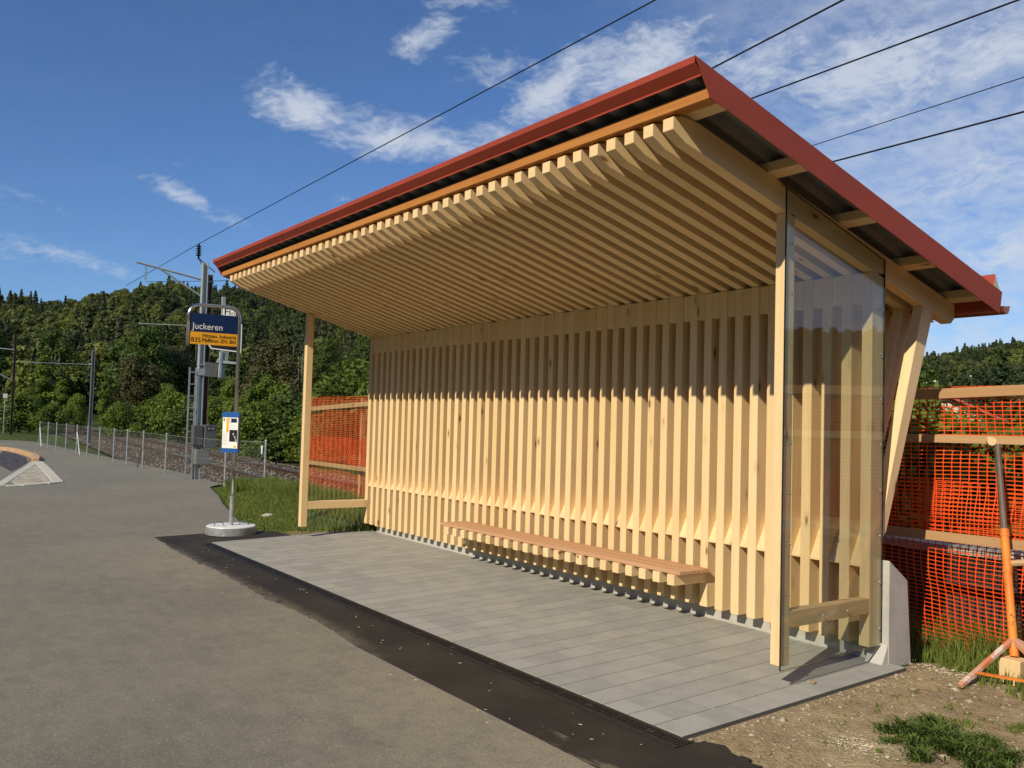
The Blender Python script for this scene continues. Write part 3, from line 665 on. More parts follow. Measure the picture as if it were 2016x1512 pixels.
# ---------------------------------------------------------------- railway
tc0=[(-110,10.6),(-90,10.2),(-70,9.3),(-55,8.2),(-42,6.85),(-30,5.62),(-20.2,4.64),(-14,4.12),(-8,4.3),(0,5.3),(12,7.5),(30,11.5)]
def cr(pts,n=8):
    out=[];P=[Vector((x,y,0)) for x,y in pts];P=[P[0]*2-P[1]]+P+[P[-1]*2-P[-2]]
    for i in range(1,len(P)-2):
        for k in range(n):
            t=k/n;a,b_,c,d=P[i-1:i+3]; out.append(.5*((2*b_)+(c-a)*t+(2*a-5*b_+4*c-d)*t*t+(3*b_-a-3*c+d)*t**3))
    out.append(P[-2]); return out
tcl=cr(tc0)
def off(pts,o):
    r=[]
    for i,p in enumerate(pts):
        d=(pts[min(i+1,len(pts)-1)]-pts[max(i-1,0)]).normalized(); r.append(p+Vector((-d.y,d.x,0))*o)
    return r
bed=[]
L_=off(tcl,-1.75);R2=off(tcl,2.0); Lb=off(tcl,-2.95); Rb=off(tcl,3.2); V=[];F=[]; n=len(tcl)
for A,z in ((Lb,-.10),(L_,-.15),(R2,-.15),(Rb,-.42)): V+=[(p.x,p.y,z) for p in A]
for r in range(3):
    for i in range(n-1): F.append((r*n+i,r*n+i+1,(r+1)*n+i+1,(r+1)*n+i))
tag(rawmesh('track_bed',V,F,BALL),kind='structure')
TR=empty('railway_track',(-25,5,0),'single railway track with rusty rails on dark sleepers in stone ballast','railway track')
for o in (-.7525,.7525):
    b=MB(); q=off(tcl,o)
    for hw,z0,z1,m in ((.072,-.172,-.155,0),(.009,-.155,-.04,0),(.036,-.04,-.0,1)):
        pts=[];
        for p,pn in zip(q,off(tcl,o+.01)):
            d=(pn-p).normalized(); pts+=[p-d*hw+Vector((0,0,z0)),p+d*hw+Vector((0,0,z0)),p+d*hw+Vector((0,0,z1)),p-d*hw+Vector((0,0,z1))]
        b.add(pts,[(i*4+k,i*4+(k+1)%4,(i+1)*4+(k+1)%4,(i+1)*4+k) for i in range(len(q)-1) for k in range(4)],None,None,m)
    b.build('rail',[RAILM,RAILT],TR)
b=MB(); acc=0
for p,q in zip(tcl,tcl[1:]):
    L=(q-p).length; d=(q-p).normalized(); s=Vector((-d.y,d.x,0))
    while acc<L:
        c=p+d*acc
        if -75<c.x<5:
            b.obox(c-s*1.25+Vector((0,0,-.2)),c+s*1.25+Vector((0,0,-.2)),.22,.08)
            for o in (-.7525,.7525): b.obox(c+s*(o-.14)+Vector((0,0,-.14)),c+s*(o+.14)+Vector((0,0,-.14)),.1,.05)
        acc+=.62
    acc-=L
b.build('sleepers',SLEEP,TR)
def rocks(pts,sizes,name,m,label=None,flatten=.6,kind='stuff'):
    base=np.array([(1,0,0),(-1,0,0),(0,1,0),(0,-1,0),(0,0,1),(0,0,-1)],float)
    fc=np.array([(0,2,4),(2,1,4),(1,3,4),(3,0,4),(2,0,5),(1,2,5),(3,1,5),(0,3,5)])
    n=len(pts); V=np.repeat(base[None],n,0)*RNG.uniform(.65,1.25,(n,6,3)); V+=RNG.normal(0,.16,(n,6,3)); V[:,:,2]*=flatten
    a=RNG.uniform(0,6.28,n); ca,sa=np.cos(a),np.sin(a); x=V[:,:,0]*ca[:,None]-V[:,:,1]*sa[:,None]; y=V[:,:,0]*sa[:,None]+V[:,:,1]*ca[:,None]; V[:,:,0]=x;V[:,:,1]=y
    V=V*np.array(sizes)[:,None,None]+np.array(pts)[:,None,:]
    F=(fc[None]+6*np.arange(n)[:,None,None]).reshape(-1,3); r=np.repeat(RNG.uniform(0,1,n),6)
    o=rawmesh(name,V.reshape(-1,3),F,m,rnd=r); tag(o,label,None,None,kind); return o
pts=[];szs=[]
la=off(tcl,-2.15);
for i,p in enumerate(tcl[:-1]):
    q=tcl[i+1]
    if -60<p.x<-8:
        L=(q-p).length; d=(q-p).normalized(); s=Vector((-d.y,d.x,0)); nn=int(L*(170 if p.x>-28 else 80))
        for _ in range(nn):
            o=random.choice((random.uniform(-2.9,-.8),random.uniform(-.7,.7),random.uniform(.8,3.))); c=p+d*random.uniform(0,L)+s*o
            z=-.14+(.02*min(1,max(0,-o-1.7)) if o<0 else -.2*max(0,o-2.0)); pts.append((c.x,c.y,z+random.uniform(0,.03))); szs.append(random.uniform(.025,.055))
rocks(pts,szs,'ballast_stones',BSTONE,'grey brown ballast stones heaped along the railway track',.75)
# masts
def wmast(name,x,y,label):
    return empty(name,(x,y,0),label,'catenary mast')
k=(1.5718-H(-18.6,2.0))/1.5718; mx,my=CAM[0]+(-18.586-CAM[0])*k,CAM[1]+(2.008-CAM[1])*k
m1=wmast('catenary_mast',mx,my,'grey steel railway mast with ladder and dark boxes beside the chain link fence')
def hbeam(b,x,y,z0,z1,w,lean=(0,0),m=0):
    t=.02
    for dx0,dx1,dy0,dy1 in ((-w/2,w/2,-w/2,-w/2+t),(-w/2,w/2,w/2-t,w/2),(-t/2,t/2,-w/2+t,w/2-t)):
        q=[]
        for z,l in ((z0,0),(z1,1)): q+=[(x+a+lean[0]*l,y+c+lean[1]*l,z) for a,c in ((dx0,dy0),(dx1,dy0),(dx1,dy1),(dx0,dy1))]
        b.add(q,[(0,3,2,1),(4,5,6,7),(0,1,5,4),(1,2,6,5),(2,3,7,6),(3,0,4,7)],None,None,m)
b=MB(); hbeam(b,mx,my,-.1,5.05,.125); b.box(mx-.078,mx+.078,my-.078,my+.078,2.45,2.6); b.box(mx-.074,mx+.074,my-.074,my+.074,2.68,2.7); b.build('mast_post',GREYP,m1)
b=MB(); ly=my-.19
for dy in (-.07,.07): b.obox((mx+.06,ly+dy,.05),(mx+.06,ly+dy,2.62),.03,.03)
for kk in range(9): b.obox((mx+.06,ly-.07,.35+kk*.27),(mx+.06,ly+.07,.35+kk*.27),.025,.025)
for z in (.6,1.6,2.5): b.obox((mx+.04,ly+.05,z),(mx+.04,my-.08,z),.03,.03)
b.build('ladder',GALV,m1)
b=MB(); b.box(mx+.02,mx+.26,my-.17,my+.04,.86,1.30); b.build('switch_box',DARKP,m1,.008)
b=MB(); b.box(mx+.06,mx+.32,my+.06,my+.33,.80,1.32); bx=b.build('switch_box',DARKP,m1,.008)
b=MB(); b.box(mx+.02,mx+.26,my-.10,my+.2,.42,.76); b.build('junction_box',MIDG,m1,.008)
bpy.context.view_layer.update()
b=MB(); b.box(mx+.3205,mx+.324,my+.10,my+.29,1.20,1.28); pl=b.build('number_plate',BLACK,m1); bpy.context.view_layer.update()
o=text('SA 13.2',0,0,.06,WHITE,0,m1,'lettering',.15,Vector((mx+.3255,my+.12,1.22)),Vector((0,1,0)),Vector((1,0,0))); under(o,pl)
# brown mast beyond the track carrying boom and insulator
bxm,bym=polar(16.72,48.); 
m2=wmast('catenary_mast',bxm,bym,'brown rusty railway mast carrying a boom and insulator behind the grey mast')
b=MB(); hbeam(b,bxm,bym,-.3,8.75,.25); b.build('mast_post',RUSTB,m2)
b=MB(); e=Vector((bxm,bym+.2,8.35)); tip=Vector((bxm-.2,bym-3.55,8.98)); b.tube([e,tip],.055,8); b.tube([e.lerp(tip,.72),Vector((bxm,bym,7.35))],.05,8); b.build('boom',GREYP,m2)
b=MB(); c0=tip.lerp(e,.12); 
for kk in range(7): b.lathe([(.03,-.02),(.075,0),(.03,.02)],(c0.x,c0.y,c0.z-.1-kk*.1),8)
b.tube([c0,c0-Vector((0,0,.85))],.018,6); b.build('hanging_insulator',GREYP,m2)
it=Vector((bxm,bym-.62,10.28)); b=MB()
b.tube([(bxm,bym,8.5),it-Vector((0,0,.75))],.03,6); b.tube([(bxm,bym+.25,8.9),it-Vector((0,0,.75))],.03,6); b.build('top_bracket',DARKP,m2)
b=MB()
for kk in range(5): b.lathe([(.05,-.04),(.16,0),(.05,.05)],(it.x,it.y,it.z-.62+kk*.115),10)
b.tube([it-Vector((0,0,.8)),it],.05,8); b.build('post_insulator',BLACK,m2)
b=MB(); b.tube([(bxm+.1,bym-.6,6.05),(bxm+.2,bym-3.4,5.9)],.012,6); b.tube([(bxm+.1,bym-.62,6.05),(bxm+.1,bym-.35,6.06)],.07,8); b.build('registration_arm',WHITE,m2)
# signal on the brown mast
sx_,sy_=polar(17.55,46.)
sg=empty('railway_signal',(sx_,sy_,0),'black railway signal board with white border hung behind the bus stop sign','railway signal')
V2=Vector((-CAM[0]+sx_,-CAM[1]+sy_,0)).normalized(); SR=Vector((V2.y,-V2.x,0)); SN=-V2
def sq(u,z,d=0.): p=Vector((sx_,sy_,0))+SR*u+SN*d; return Vector((p.x,p.y,z))
def slab(poly,d0,d1,m,name,par):
    b=MB(); n=len(poly); q=[sq(u,z,d) for d in (d1,d0) for u,z in poly]; b.add(q,[tuple(range(n)),tuple(range(2*n-1,n-1,-1))]+[(i,n+i,n+(i+1)%n,(i+1)%n) for i in range(n)]); return b.build(name,m,par)
zc=lambda py: 1.5718+(823.-7*.0-py-0)*44.5/1740 if False else 1.5718+(815.5-py)*44.6/1740
ux=lambda px: (px-437.)*44.6/1740
o1=slab([(ux(408),zc(676)),(ux(418),zc(690)),(ux(474),zc(695)),(ux(474),zc(640)),(ux(418),zc(636)),(ux(408),zc(644))],-.02,.0,WHITE,'white_border',sg)
o1=slab([(ux(410.5),zc(676)),(ux(419.5),zc(688)),(ux(472),zc(692.3)),(ux(472),zc(642)),(ux(419),zc(638)),(ux(410.5),zc(645))],.0,.01,BLACK,'signal_board',sg)
pl=slab([(ux(437.5),zc(624)),(ux(461),zc(627)),(ux(460.5),zc(608.5)),(ux(437.5),zc(608))],0.,.02,WHITE,'number_plate',sg); bpy.context.view_layer.update()
for s,u,z,size,w in (('F',440.5,623,.46,.25),('5',448.5,615.5,.17,.10),('823',448.5,623,.20,.28)):
    o=text(s,0,0,size,INK,0,sg,'lettering',w,sq(ux(u),zc(z),.023),SR,SN); under(o,pl)
b=MB()
b.obox(sq(ux(441.5),zc(745),-.1),sq(ux(437.5),zc(588),-.1),.16,.16); b.obox(sq(ux(437),zc(694)),sq(ux(436),zc(745)),.2,.1); b.obox(sq(ux(430),zc(714)),sq(ux(471),zc(716)),.1,.12); b.obox(sq(ux(447),zc(692)),sq(ux(446),zc(716)),.04,.05); b.obox(sq(ux(450),zc(692)),sq(ux(449),zc(716)),.03,.05); b.obox(sq(ux(430),zc(716)),sq(ux(434),zc(708)),.12,.1)
b.build('mounting_frame',GREYP,sg)
b=MB(); b.obox(sq(ux(404),zc(729),-.3),sq(ux(432),zc(731),-.3),.3,.7); b.build('clamp_plate',DARKP,sg)
# plain poles on the left
def pole(az,D,h,r,label,arms):
    x,y=polar(az,D); e=empty('line_pole',(x,y,0),label,'pole'); b=MB(); hbeam(b,x,y,-.2,h,2*r); b.build('pole_shaft',RUSTB if arms else MIDG,e)
    b=MB()
    if arms:
        for z0,z1,L in ((h-1.1,h-.95,2.6),(h-3.2,h-2.0,2.4)): b.tube([(x,y,z0),(x+.2,y-L,z1)],.045,6)
    else: b.tube([(x,y,h-.75),(x-.5,y-3.3,h-.8)],.014,6); b.tube([(x,y-.2,h-.75),(x,y-.05,h-.75)],.06,8)
    b.build('side_arm',GREYP,e)
pole(10.44,50.9,4.72,.075,'dark square steel pole with a thin side wire beyond the chain link fence',False)
pole(6.42,68.5,6.62,.075,'brown line pole with two side arms at the far left of the track',True)
x,y=polar(6.05,64.); e=empty('small_sign',(x,y,0),'small white square sign on a thin post near the far left pole','sign'); b=MB(); b.tube([(x,y,-.2),(x,y,2.4)],.03,6); b.build('sign_post',GALV,e); b=MB(); b.obox((x+.05,y-.12,2.35),(x+.05,y+.12,2.35),.03,.28); b.build('sign_plate',WHITE,e)
# overhead wires
def wire(pts,r,label):
    P=[Vector(p) for p in pts]; out=[]
    for a,c in zip(P,P[1:]):
        L=(c-a).length
        for k in range(14): t=k/14; q=a.lerp(c,t); out.append(q)
    out.append(P[-1]); b=MB(); b.tube(out,r,5); tag(b.build('overhead_wire',BLACK,None),label,'wire','overhead railway wires')
A=np.array
def ext(a,c,s): a=A(a);c=A(c); return tuple(a+(c-a)*s)
wire([ext((-9.345,8.123,10.3),(-42.16,8.93,10.3),1.6),(it.x,it.y,it.z),(-9.345,8.123,10.3),ext((it.x,it.y,it.z),(-9.345,8.123,10.3),1.9)],.017,'thin black wire crossing the open sky from the mast insulator over the roof')
hx,hy,hz=c0.x,c0.y,c0.z-.86
def straight(p,q,s0,s1,r,label): wire([ext(p,q,s0),p,q,ext(p,q,s1)] if False else [ext(p,q,s0),ext(p,q,s1)],r,label)
straight((-5.465,5.554,7.0),(-3.021,5.179,7.0),-20,6,.014,'black wire rising right from the roof corner, nearest the roof peak')
straight((-7.576,9.104,8.0),(-2.612,8.925,8.0),-10,4,.016,'black wire in the upper right sky, second from the roof peak')
straight((-8.549,12.431,8.0),(-3.881,11.949,8.0),-10,4,.010,'thinnest grey black wire in the right sky, between two thicker ones')
straight((-8.97,13.824,8.0),(-4.675,13.73,8.0),-10,4,.021,'thick black wire lowest in the right sky')
px_,py_=polar(azpx(481),31.); wire([(hx,hy,hz),(px_,py_,1.5718+(816.5-551.5)/1740*29.8)],.012,'thin level catenary wire between the hanging insulator and the left roof corner')
# ---------------------------------------------------------------- plants
def leaves(cen,rad,n,size,seed,shell=.45,up=.25,flat=1.0,top_only=False):
    """leaf quads spread through ellipsoid blobs"""
    r=np.random.default_rng(seed); cen=np.asarray(cen,float); rad=np.asarray(rad,float)
    w=(rad[:,0]*rad[:,1]*rad[:,2])**(.67); idx=r.choice(len(cen),n,p=w/w.sum())
    d=r.normal(size=(n,3)); d/=np.linalg.norm(d,axis=1)[:,None]
    q=cen[idx]+d*rad[idx]*(r.uniform(0,1,n)**shell)[:,None]*r.uniform(.82,1.12,n)[:,None]
    nr=d*.9+r.normal(size=(n,3))*.42; nr[:,2]+=up; nr/=np.linalg.norm(nr,axis=1)[:,None]
    a=np.cross(nr,r.normal(size=(n,3))); a/=np.linalg.norm(a,axis=1)[:,None]; b=np.cross(nr,a)
    s=size*r.uniform(.6,1.35,n)[:,None]
    V=np.stack([q-a*s,q-b*s*.55*flat+nr*s*.1,q+a*s,q+b*s*.55*flat+nr*s*.1],1).reshape(-1,3)
    F=np.arange(4*n).reshape(n,4); clump=r.uniform(0,1,len(cen))[idx]
    rn=np.repeat(np.clip(clump*.45+r.uniform(0,1,n)*.55,0,1),4)
    return V,F,rn
def broad_blobs(seed,h,w,base,n=16,lean=.0):
    r=random.Random(seed); C=[];R_=[]
    for i in range(n):
        t=(i+.5)/n; z=base+(h-base)*(.12+.82*t); env=math.sin(math.pi*min(1,(.18+.80*t)))**.7
        a=r.uniform(0,6.28); rr=w*.5*env*r.uniform(.2,.75); s=w*.5*r.uniform(.32,.52)*(.6+.5*env)
        C.append((rr*math.cos(a)+lean*t,rr*math.sin(a),z)); R_.append((s,s,s*r.uniform(.7,1.0)))
    return C,R_
def trunk(h,r,seed,parent,m,blobs=None,split=1):
    rr=random.Random(seed); b=MB()
    for s in range(split):
        a=rr.uniform(0,6.28); sp_=.0 if split==1 else .35
        p=[(0,0,-.3)]; 
        for k in range(1,6): t=k/5; p.append((math.cos(a)*sp_*h*.35*t+rr.gauss(0,.02*h*.3),math.sin(a)*sp_*h*.35*t+rr.gauss(0,.02*h*.3),h*.88*t))
        q=r/(split**.5); b.tube(p,[q,q*.8,q*.62,q*.45,q*.3,q*.12],7)
        if blobs:
            for c in blobs[::2]:
                k=rr.randint(2,4); b.tube([p[k],[(p[k][i]+c[i])/2+rr.gauss(0,.05*h*.2) for i in range(3)],c],[q*.35,q*.22,q*.06],5)
    o=b.build('trunk',m,None); o.parent=parent; return o
PROT={}
def proto(kind,seed):
    """a plant of unit-ish real size, kept out of the scene until placed"""
    key=(kind,seed)
    if key in PROT: return PROT[key]
    if kind=='bush':
        C,R_=broad_blobs(seed,3.2,3.0,.05,18); V,F,r=leaves(C,R_,5200,.085,seed,.4); m=LEAF; tm=BARK; th,tr,sp_=2.6,.06,4
    elif kind=='shrub':
        C,R_=broad_blobs(seed,2.2,2.4,.0,14); V,F,r=leaves(C,R_,3600,.075,seed,.4); m=LEAFD; tm=BARK; th,tr,sp_=1.7,.05,4
    elif kind=='tree':
        C,R_=broad_blobs(seed,8.,5.2,1.3,22); V,F,r=leaves(C,R_,10000,.14,seed,.42); m=LEAF; tm=BARK; th,tr,sp_=7.2,.16,1
    elif kind=='slim':
        C,R_=broad_blobs(seed,9.,2.8,.8,24); V,F,r=leaves(C,R_,8000,.14,seed,.5); m=LEAF; tm=BARK; th,tr,sp_=8.4,.12,1
    elif kind=='dark':
        C,R_=broad_blobs(seed,8.,6.0,.9,24); V,F,r=leaves(C,R_,11000,.135,seed,.45); m=LEAFB; tm=BARK; th,tr,sp_=7.2,.18,1
    elif kind=='birch':
        C,R_=broad_blobs(seed,11.,3.8,4.5,18); V,F,r=leaves(C,R_,5200,.14,seed,.6); m=LEAFD; tm=BIRCH; th,tr,sp_=10.6,.13,1
    elif kind=='conifer':
        C=[];R_=[];rr=random.Random(seed)
        for i in range(40):
            t=i/40; z=1.2+10.6*t; w=2.6*(1-t)**.85+.15; a=i*2.4
            C.append((w*.5*math.cos(a),w*.5*math.sin(a),z)); R_.append((w*.55,w*.55,.5))
        V,F,r=leaves(C,R_,9500,.16,seed,.6,-.1); m=NEED; tm=BARK; th,tr,sp_=11.5,.17,1
    me=rawmesh('crown',V,F,m,rnd=r,link=False)
    tb=(C if kind not in ('conifer',) else None)
    holder=bpy.data.objects.new('hold',None); t=trunk(th,tr,seed,None,tm,tb,sp_); tme=t.data; bpy.data.objects.remove(t); bpy.data.objects.remove(holder)
    hmax=float(V[:,2].max()); PROT[key]=(me,tme,hmax); return PROT[key]
def plant(name,kind,seed,x,y,h,w,label,cat,group=None,z=0.,mat_=None):
    me,tme,hm=proto(kind,seed); e=empty(name,(x,y,z),label,cat,group); s=h/hm; e.scale=(s*w,s*w,s); e.rotation_euler=(0,0,random.uniform(0,6.28))
    for nm,d in (('crown',me),('trunk',tme)):
        o=bpy.data.objects.new(nm,d); COL.objects.link(o); o.parent=e
        if nm=='crown' and mat_: 
            o.material_slots[0].link='OBJECT'; o.material_slots[0].material=mat_
    return e
def hgt(py,px,D):  # height whose tip shows at that photo pixel
    hor=831+(px-1008)*.0276; u=(px-1008)/1740.; return 1.5718+(hor-py)/1740.*D/math.sqrt(1+u*u)
ROW=[ # px, top py, D, kind, seed, width, name, label
 (12,765,80,'dark',1,1.0,'bushy_tree','dark rounded tree behind the far left pole'),
 (40,770,74,'bush',2,1.3,'bush','wide green bush just right of the far left pole'),
 (76,692,86,'slim',3,1.15,'slim_tree','tall slim pale green tree standing behind the end of the chain link fence'),
 (58,762,76,'tree',4,.8,'leafy_tree','bright leafy tree at the foot of the tall slim tree'),
 (116,742,84,'slim',5,1.3,'pale_tree','greyish pale tree between the tall slim tree and the dark steel pole'),
 (100,792,72,'bush',6,1.2,'bush','low bright bush above the second fence post from the far end'),
 (150,775,78,'tree',7,.9,'leafy_tree','leafy tree just left of the dark square steel pole'),
 (205,752,76,'slim',8,.9,'sapling','thin loose sapling just right of the dark square steel pole'),
 (262,695,98,'dark',9,1.0,'broad_tree','broad brownish dark tree midway between the steel pole and the grey mast'),
 (235,790,66,'bush',10,1.25,'bush','bright green bush in front of the broad brownish tree, on its left side'),
 (292,785,64,'bush',11,1.2,'bush','bright green bush in front of the broad brownish tree, on its right side'),
 (325,755,70,'tree',12,.85,'leafy_tree','green tree behind the fence, right of the broad brownish tree'),
 (352,772,58,'bush',13,1.1,'bush','sunlit bush directly left of the ladder of the grey mast'),
 (388,790,55,'shrub',14,1.2,'shrub','dark low shrub directly behind the grey mast'),
 (425,780,52,'bush',15,1.1,'bush','green bush between the brown mast and the bus stop pole'),
 (452,742,56,'tree',16,.8,'leafy_tree','leafy tree behind the bus stop pole, above the timetable case'),
 (470,785,45,'bush',17,1.1,'bush','bush directly behind the timetable case'),
 (512,735,50,'tree',18,.9,'leafy_tree','taller tree just right of the bus stop pole'),
 (508,790,40,'bush',19,1.1,'bush','round bush above the last post of the chain link fence'),
 (548,752,42,'bush',20,1.0,'bush','dense bush left of the slim front shelter post'),
 (583,775,36,'shrub',21,1.25,'shrub','dark dense shrub touching the left front shelter post'),
 (612,800,34,'bush',22,1.1,'bush','bush half hidden by the left front shelter post'),
 (640,740,37,'bush',23,1.0,'bush','bush above the orange mesh, beside the left front shelter post'),
 (690,700,38,'bush',24,1.15,'bush','tall sunlit bush above the orange mesh, in the gap of the left glass side'),
 (732,715,37,'bush',25,1.0,'bush','bush against the left end of the slat wall'),
]
for px,py,D_,kd,sd,w,nm,lb in ROW:
    x,y=polar(azpx(px),D_); plant(nm,kd,{'bush':2,'shrub':3,'tree':4,'slim':5,'dark':6}[kd]+(sd%2)*10,x,y,hgt(py,px,D_)+.45,w,lb,'tree' if kd in('tree','slim','dark') else 'bush',None,-.35)
GRP='trees on the lower forest slope'
rr=random.Random(5)
for i in range(34):
    px=rr.uniform(-40,760) if i<27 else rr.uniform(1790,2060); D_=rr.uniform(92,150); kd=rr.choice(('birch','birch','conifer','tree','dark','conifer')); x,y=polar(azpx(px),D_)
    el=rr.uniform(.0,1.); zz=0.
    plant({'birch':'birch_tree','conifer':'spruce_tree','tree':'leafy_tree','dark':'dark_tree'}[kd],kd,{'birch':31,'conifer':32,'tree':4,'dark':6}[kd],x,y,rr.uniform(8.5,13),rr.uniform(.85,1.2),
      {'birch':'pale trunked birch on the lower forest slope behind the railway','conifer':'dark pointed spruce on the lower forest slope behind the railway','tree':'green broadleaf tree on the lower forest slope behind the railway','dark':'brownish broadleaf tree on the lower forest slope behind the railway'}[kd],'tree',GRP+{'birch':', birches','conifer':', spruces','tree':', green','dark':', brownish'}[kd],zz-.5,mat_=LEAFD if kd=='tree' else None)
# behind the right part of the mesh
for px,D_,h,w,kd,sd,lb in ((1775,10.2,2.75,.55,'bush',2,'tall narrow bush with white flowers behind the rear struts of the shelter'),(1815,9.4,2.0,.8,'bush',12,'green bush behind the mesh, beside the sloping strut'),(1880,10.5,1.9,.9,'shrub',3,'dark green shrub behind the middle of the right mesh'),(1945,9.6,1.75,.9,'bush',2,'green bush behind the mesh above the head of the orange prop'),(2010,10.2,2.0,.9,'shrub',13,'dark shrub behind the mesh, right of the orange prop'),(2080,9.8,1.9,1.,'bush',12,'green bush behind the mesh at the right picture edge')):
    x,y=polar(azpx(px),D_); plant('bush' if kd=='bush' else 'shrub',kd,sd,x,y,h+.2,w,lb,'bush',None,-.2)
x,y=polar(azpx(1775),10.0); r=np.random.default_rng(3); n=45
P=np.stack([r.normal(x,.22,n),r.normal(y,.22,n),r.uniform(.9,2.5,n)],1); rocks(P,r.uniform(.012,.02,n),'blossom',FLOWER,'white blossoms on the narrow bush behind the shelter struts',.6)
# low wall and house glimpsed through the mesh
b=MB(); b.box(-3.,4.,2.75,3.0,-.4,.60); b.box(-3.,4.,2.72,3.03,.60,.66,m=1); o=b.build('garden_wall',[simple('dark_stone_wall',(.05,.045,.04),.9,0.,.3,8.),CONC2]); tag(o,'low dark wall with pale coping behind the orange mesh on the right','wall')
hx_,hy_=polar(azpx(1832),42.); HS=empty('house',(hx_,hy_,0),'pale house with gabled tile roof glimpsed through the orange mesh','house')
va=Vector((hx_-CAM[0],hy_-CAM[1],0)).normalized(); vr=Vector((va.y,-va.x,0))
def hq(u,d,z): p=Vector((hx_,hy_,0))+vr*u+va*d; return (p.x,p.y,z)
b=MB(); W2,DP,ze,zr=2.6,7.,2.3,3.35
pts=[hq(u,d,z) for d in (0,DP) for u,z in ((-W2,-.5),(W2,-.5),(W2,ze),(0,zr),(-W2,ze))]; b.add(pts,[(0,1,2,3,4),(9,8,7,6,5),(1,6,7,2),(5,0,4,9),(0,5,6,1)]); b.build('wall',RENDER,HS)
b=MB()
for s in (-1,1):
    q=[hq(s*(W2+.4),-.4,ze-.28),hq(0,-.4,zr+.12),hq(0,DP+.4,zr+.12),hq(s*(W2+.4),DP+.4,ze-.28)]; q2=[(a,c,d+.12) for a,c,d in q]; b.add(q+q2,[(0,1,2,3),(4,5,6,7),(0,1,5,4),(1,2,6,5),(2,3,7,6),(3,0,4,7)])
b.build('roof',TILE,HS)
for u in (-1.3,1.0):
    b=MB(); q=[hq(u+a,-.03-dd,z) for dd in (0,.05) for a,z in ((0,.9),(.9,.9),(.9,2.),(0,2.))]; b.add(q,[(0,1,2,3),(4,5,6,7),(0,1,5,4),(1,2,6,5),(2,3,7,6),(3,0,4,7)]); b.build('window',PANE,HS)
# ---------------------------------------------------------------- hills and forest
ET=[(-180,4.5),(-165,10.),(-150,15.),(-120,17.),(-90,17.5),(-60,16.5),(-35,14.),(-20,10.),(-8,6.6),(0,6.2),(5.5,6.45),(7,6.35),(9.4,6.45),(10.2,6.9),(11.25,7.05),(13.17,7.65),(14.3,7.8),(16.4,7.4),(18.4,7.7),(22,7.7),(27,7.3),(36,6.3),(48,4.2),(56,3.0),(59,3.35),(60.9,4.05),(63,4.8),(66,5.35),(72,6.2),(85,6.5),(100,6.2),(112,5.6),(118,6.0),(126,6.4),(140,5.4),(160,4.4),(180,4.5)]  # ridge behind the camera is unseen, raised to block low sky light
ea=np.array([e[0] for e in ET]);ee=np.array([e[1] for e in ET])
RD=760.;D0=150.
def hill(az,Dm):
    E=np.interp(az,ea,ee)-.95; s=np.clip((Dm-D0)/(RD-D0),0,1.25); hmax=RD*np.tan(np.radians(E))
    z=hmax*np.where(s<1,s**1.12,1-.6*(s-1)); 
    und=np.sin(az*.9+Dm*.011)*np.sin(Dm*.017+az*.31)*7.+np.sin(az*.37-Dm*.006)*6.
    return z+und*np.clip(s*3,0,1)*np.clip((1.0-s)*6,.0,1)-.4
azs=np.linspace(-180,180,361); Ds=np.concatenate([np.linspace(140,300,40),np.linspace(310,950,50)]); V=[];
for Dm in Ds:
    for a in azs: x,y=polar(a,Dm); V.append((x,y,float(hill(a,Dm))))
na=len(azs); F=[(j*na+i,j*na+i+1,(j+1)*na+i+1,(j+1)*na+i) for j in range(len(Ds)-1) for i in range(na-1)]
tag(rawmesh('hills',V,F,HILLM),kind='structure')
def unit(kind,seed,n):
    r=np.random.default_rng(seed)
    if kind=='c':
        t=r.uniform(0,1,n)**.8; w=(.23*(1-t)**.9+.012)*(.72+.28*np.sign(np.sin(t*60))); a=r.uniform(0,6.28,n); q=np.stack([w*np.cos(a),w*np.sin(a),.06+.94*t],1)*1.; q[:,:2]*=r.uniform(.6,1.1,n)[:,None]
        nr=np.stack([np.cos(a),np.sin(a),.45+0*a],1); s=.029; cl=r.uniform(0,1,n)
    else:
        C,R_=broad_blobs(seed,1.,.74,.10,20); C=np.array(C);R_=np.array(R_)*.88; idx=r.integers(0,len(C),n); d=r.normal(size=(n,3)); d/=np.linalg.norm(d,axis=1)[:,None]
        q=C[idx]+d*R_[idx]*r.uniform(.7,1.12,n)[:,None]; nr=d; s=.030; cl=r.uniform(0,1,len(C))[idx]*.7+r.uniform(0,.3,n)
    nr=nr+r.normal(size=(n,3))*.28; nr/=np.linalg.norm(nr,axis=1)[:,None]; a=np.cross(nr,r.normal(size=(n,3))); a/=np.linalg.norm(a,axis=1)[:,None]; b=np.cross(nr,a); ss=s*r.uniform(.6,1.4,n)[:,None]
    V=np.stack([q-a*ss,q-b*ss*.7,q+a*ss,q+b*ss*.7],1).reshape(-1,3); return rawmesh('forest_tree',V,np.arange(4*n).reshape(n,4),WOODS,rnd=np.repeat(cl,4),link=False)
KIT=bpy.data.collections.new('forest_kit')
for i in range(9):
    KIT.objects.link(bpy.data.objects.new('kit_%02d'%i,unit('c' if i<3 else 'b',i+10,1200 if i<3 else 1900)))
PTS=[];IDX=[];SCL=[];ROT=[];TRV=[]
r=np.random.default_rng(11)
def wedge(a0,a1,D0,D1,sp):
    area=.5*math.radians(a1-a0)*(D1*D1-D0*D0); n=int(area/(sp*sp)); a=r.uniform(a0,a1,n); Dm=np.sqrt(r.uniform(D0*D0,D1*D1,n)); return list(zip(a,Dm))
pl=[]
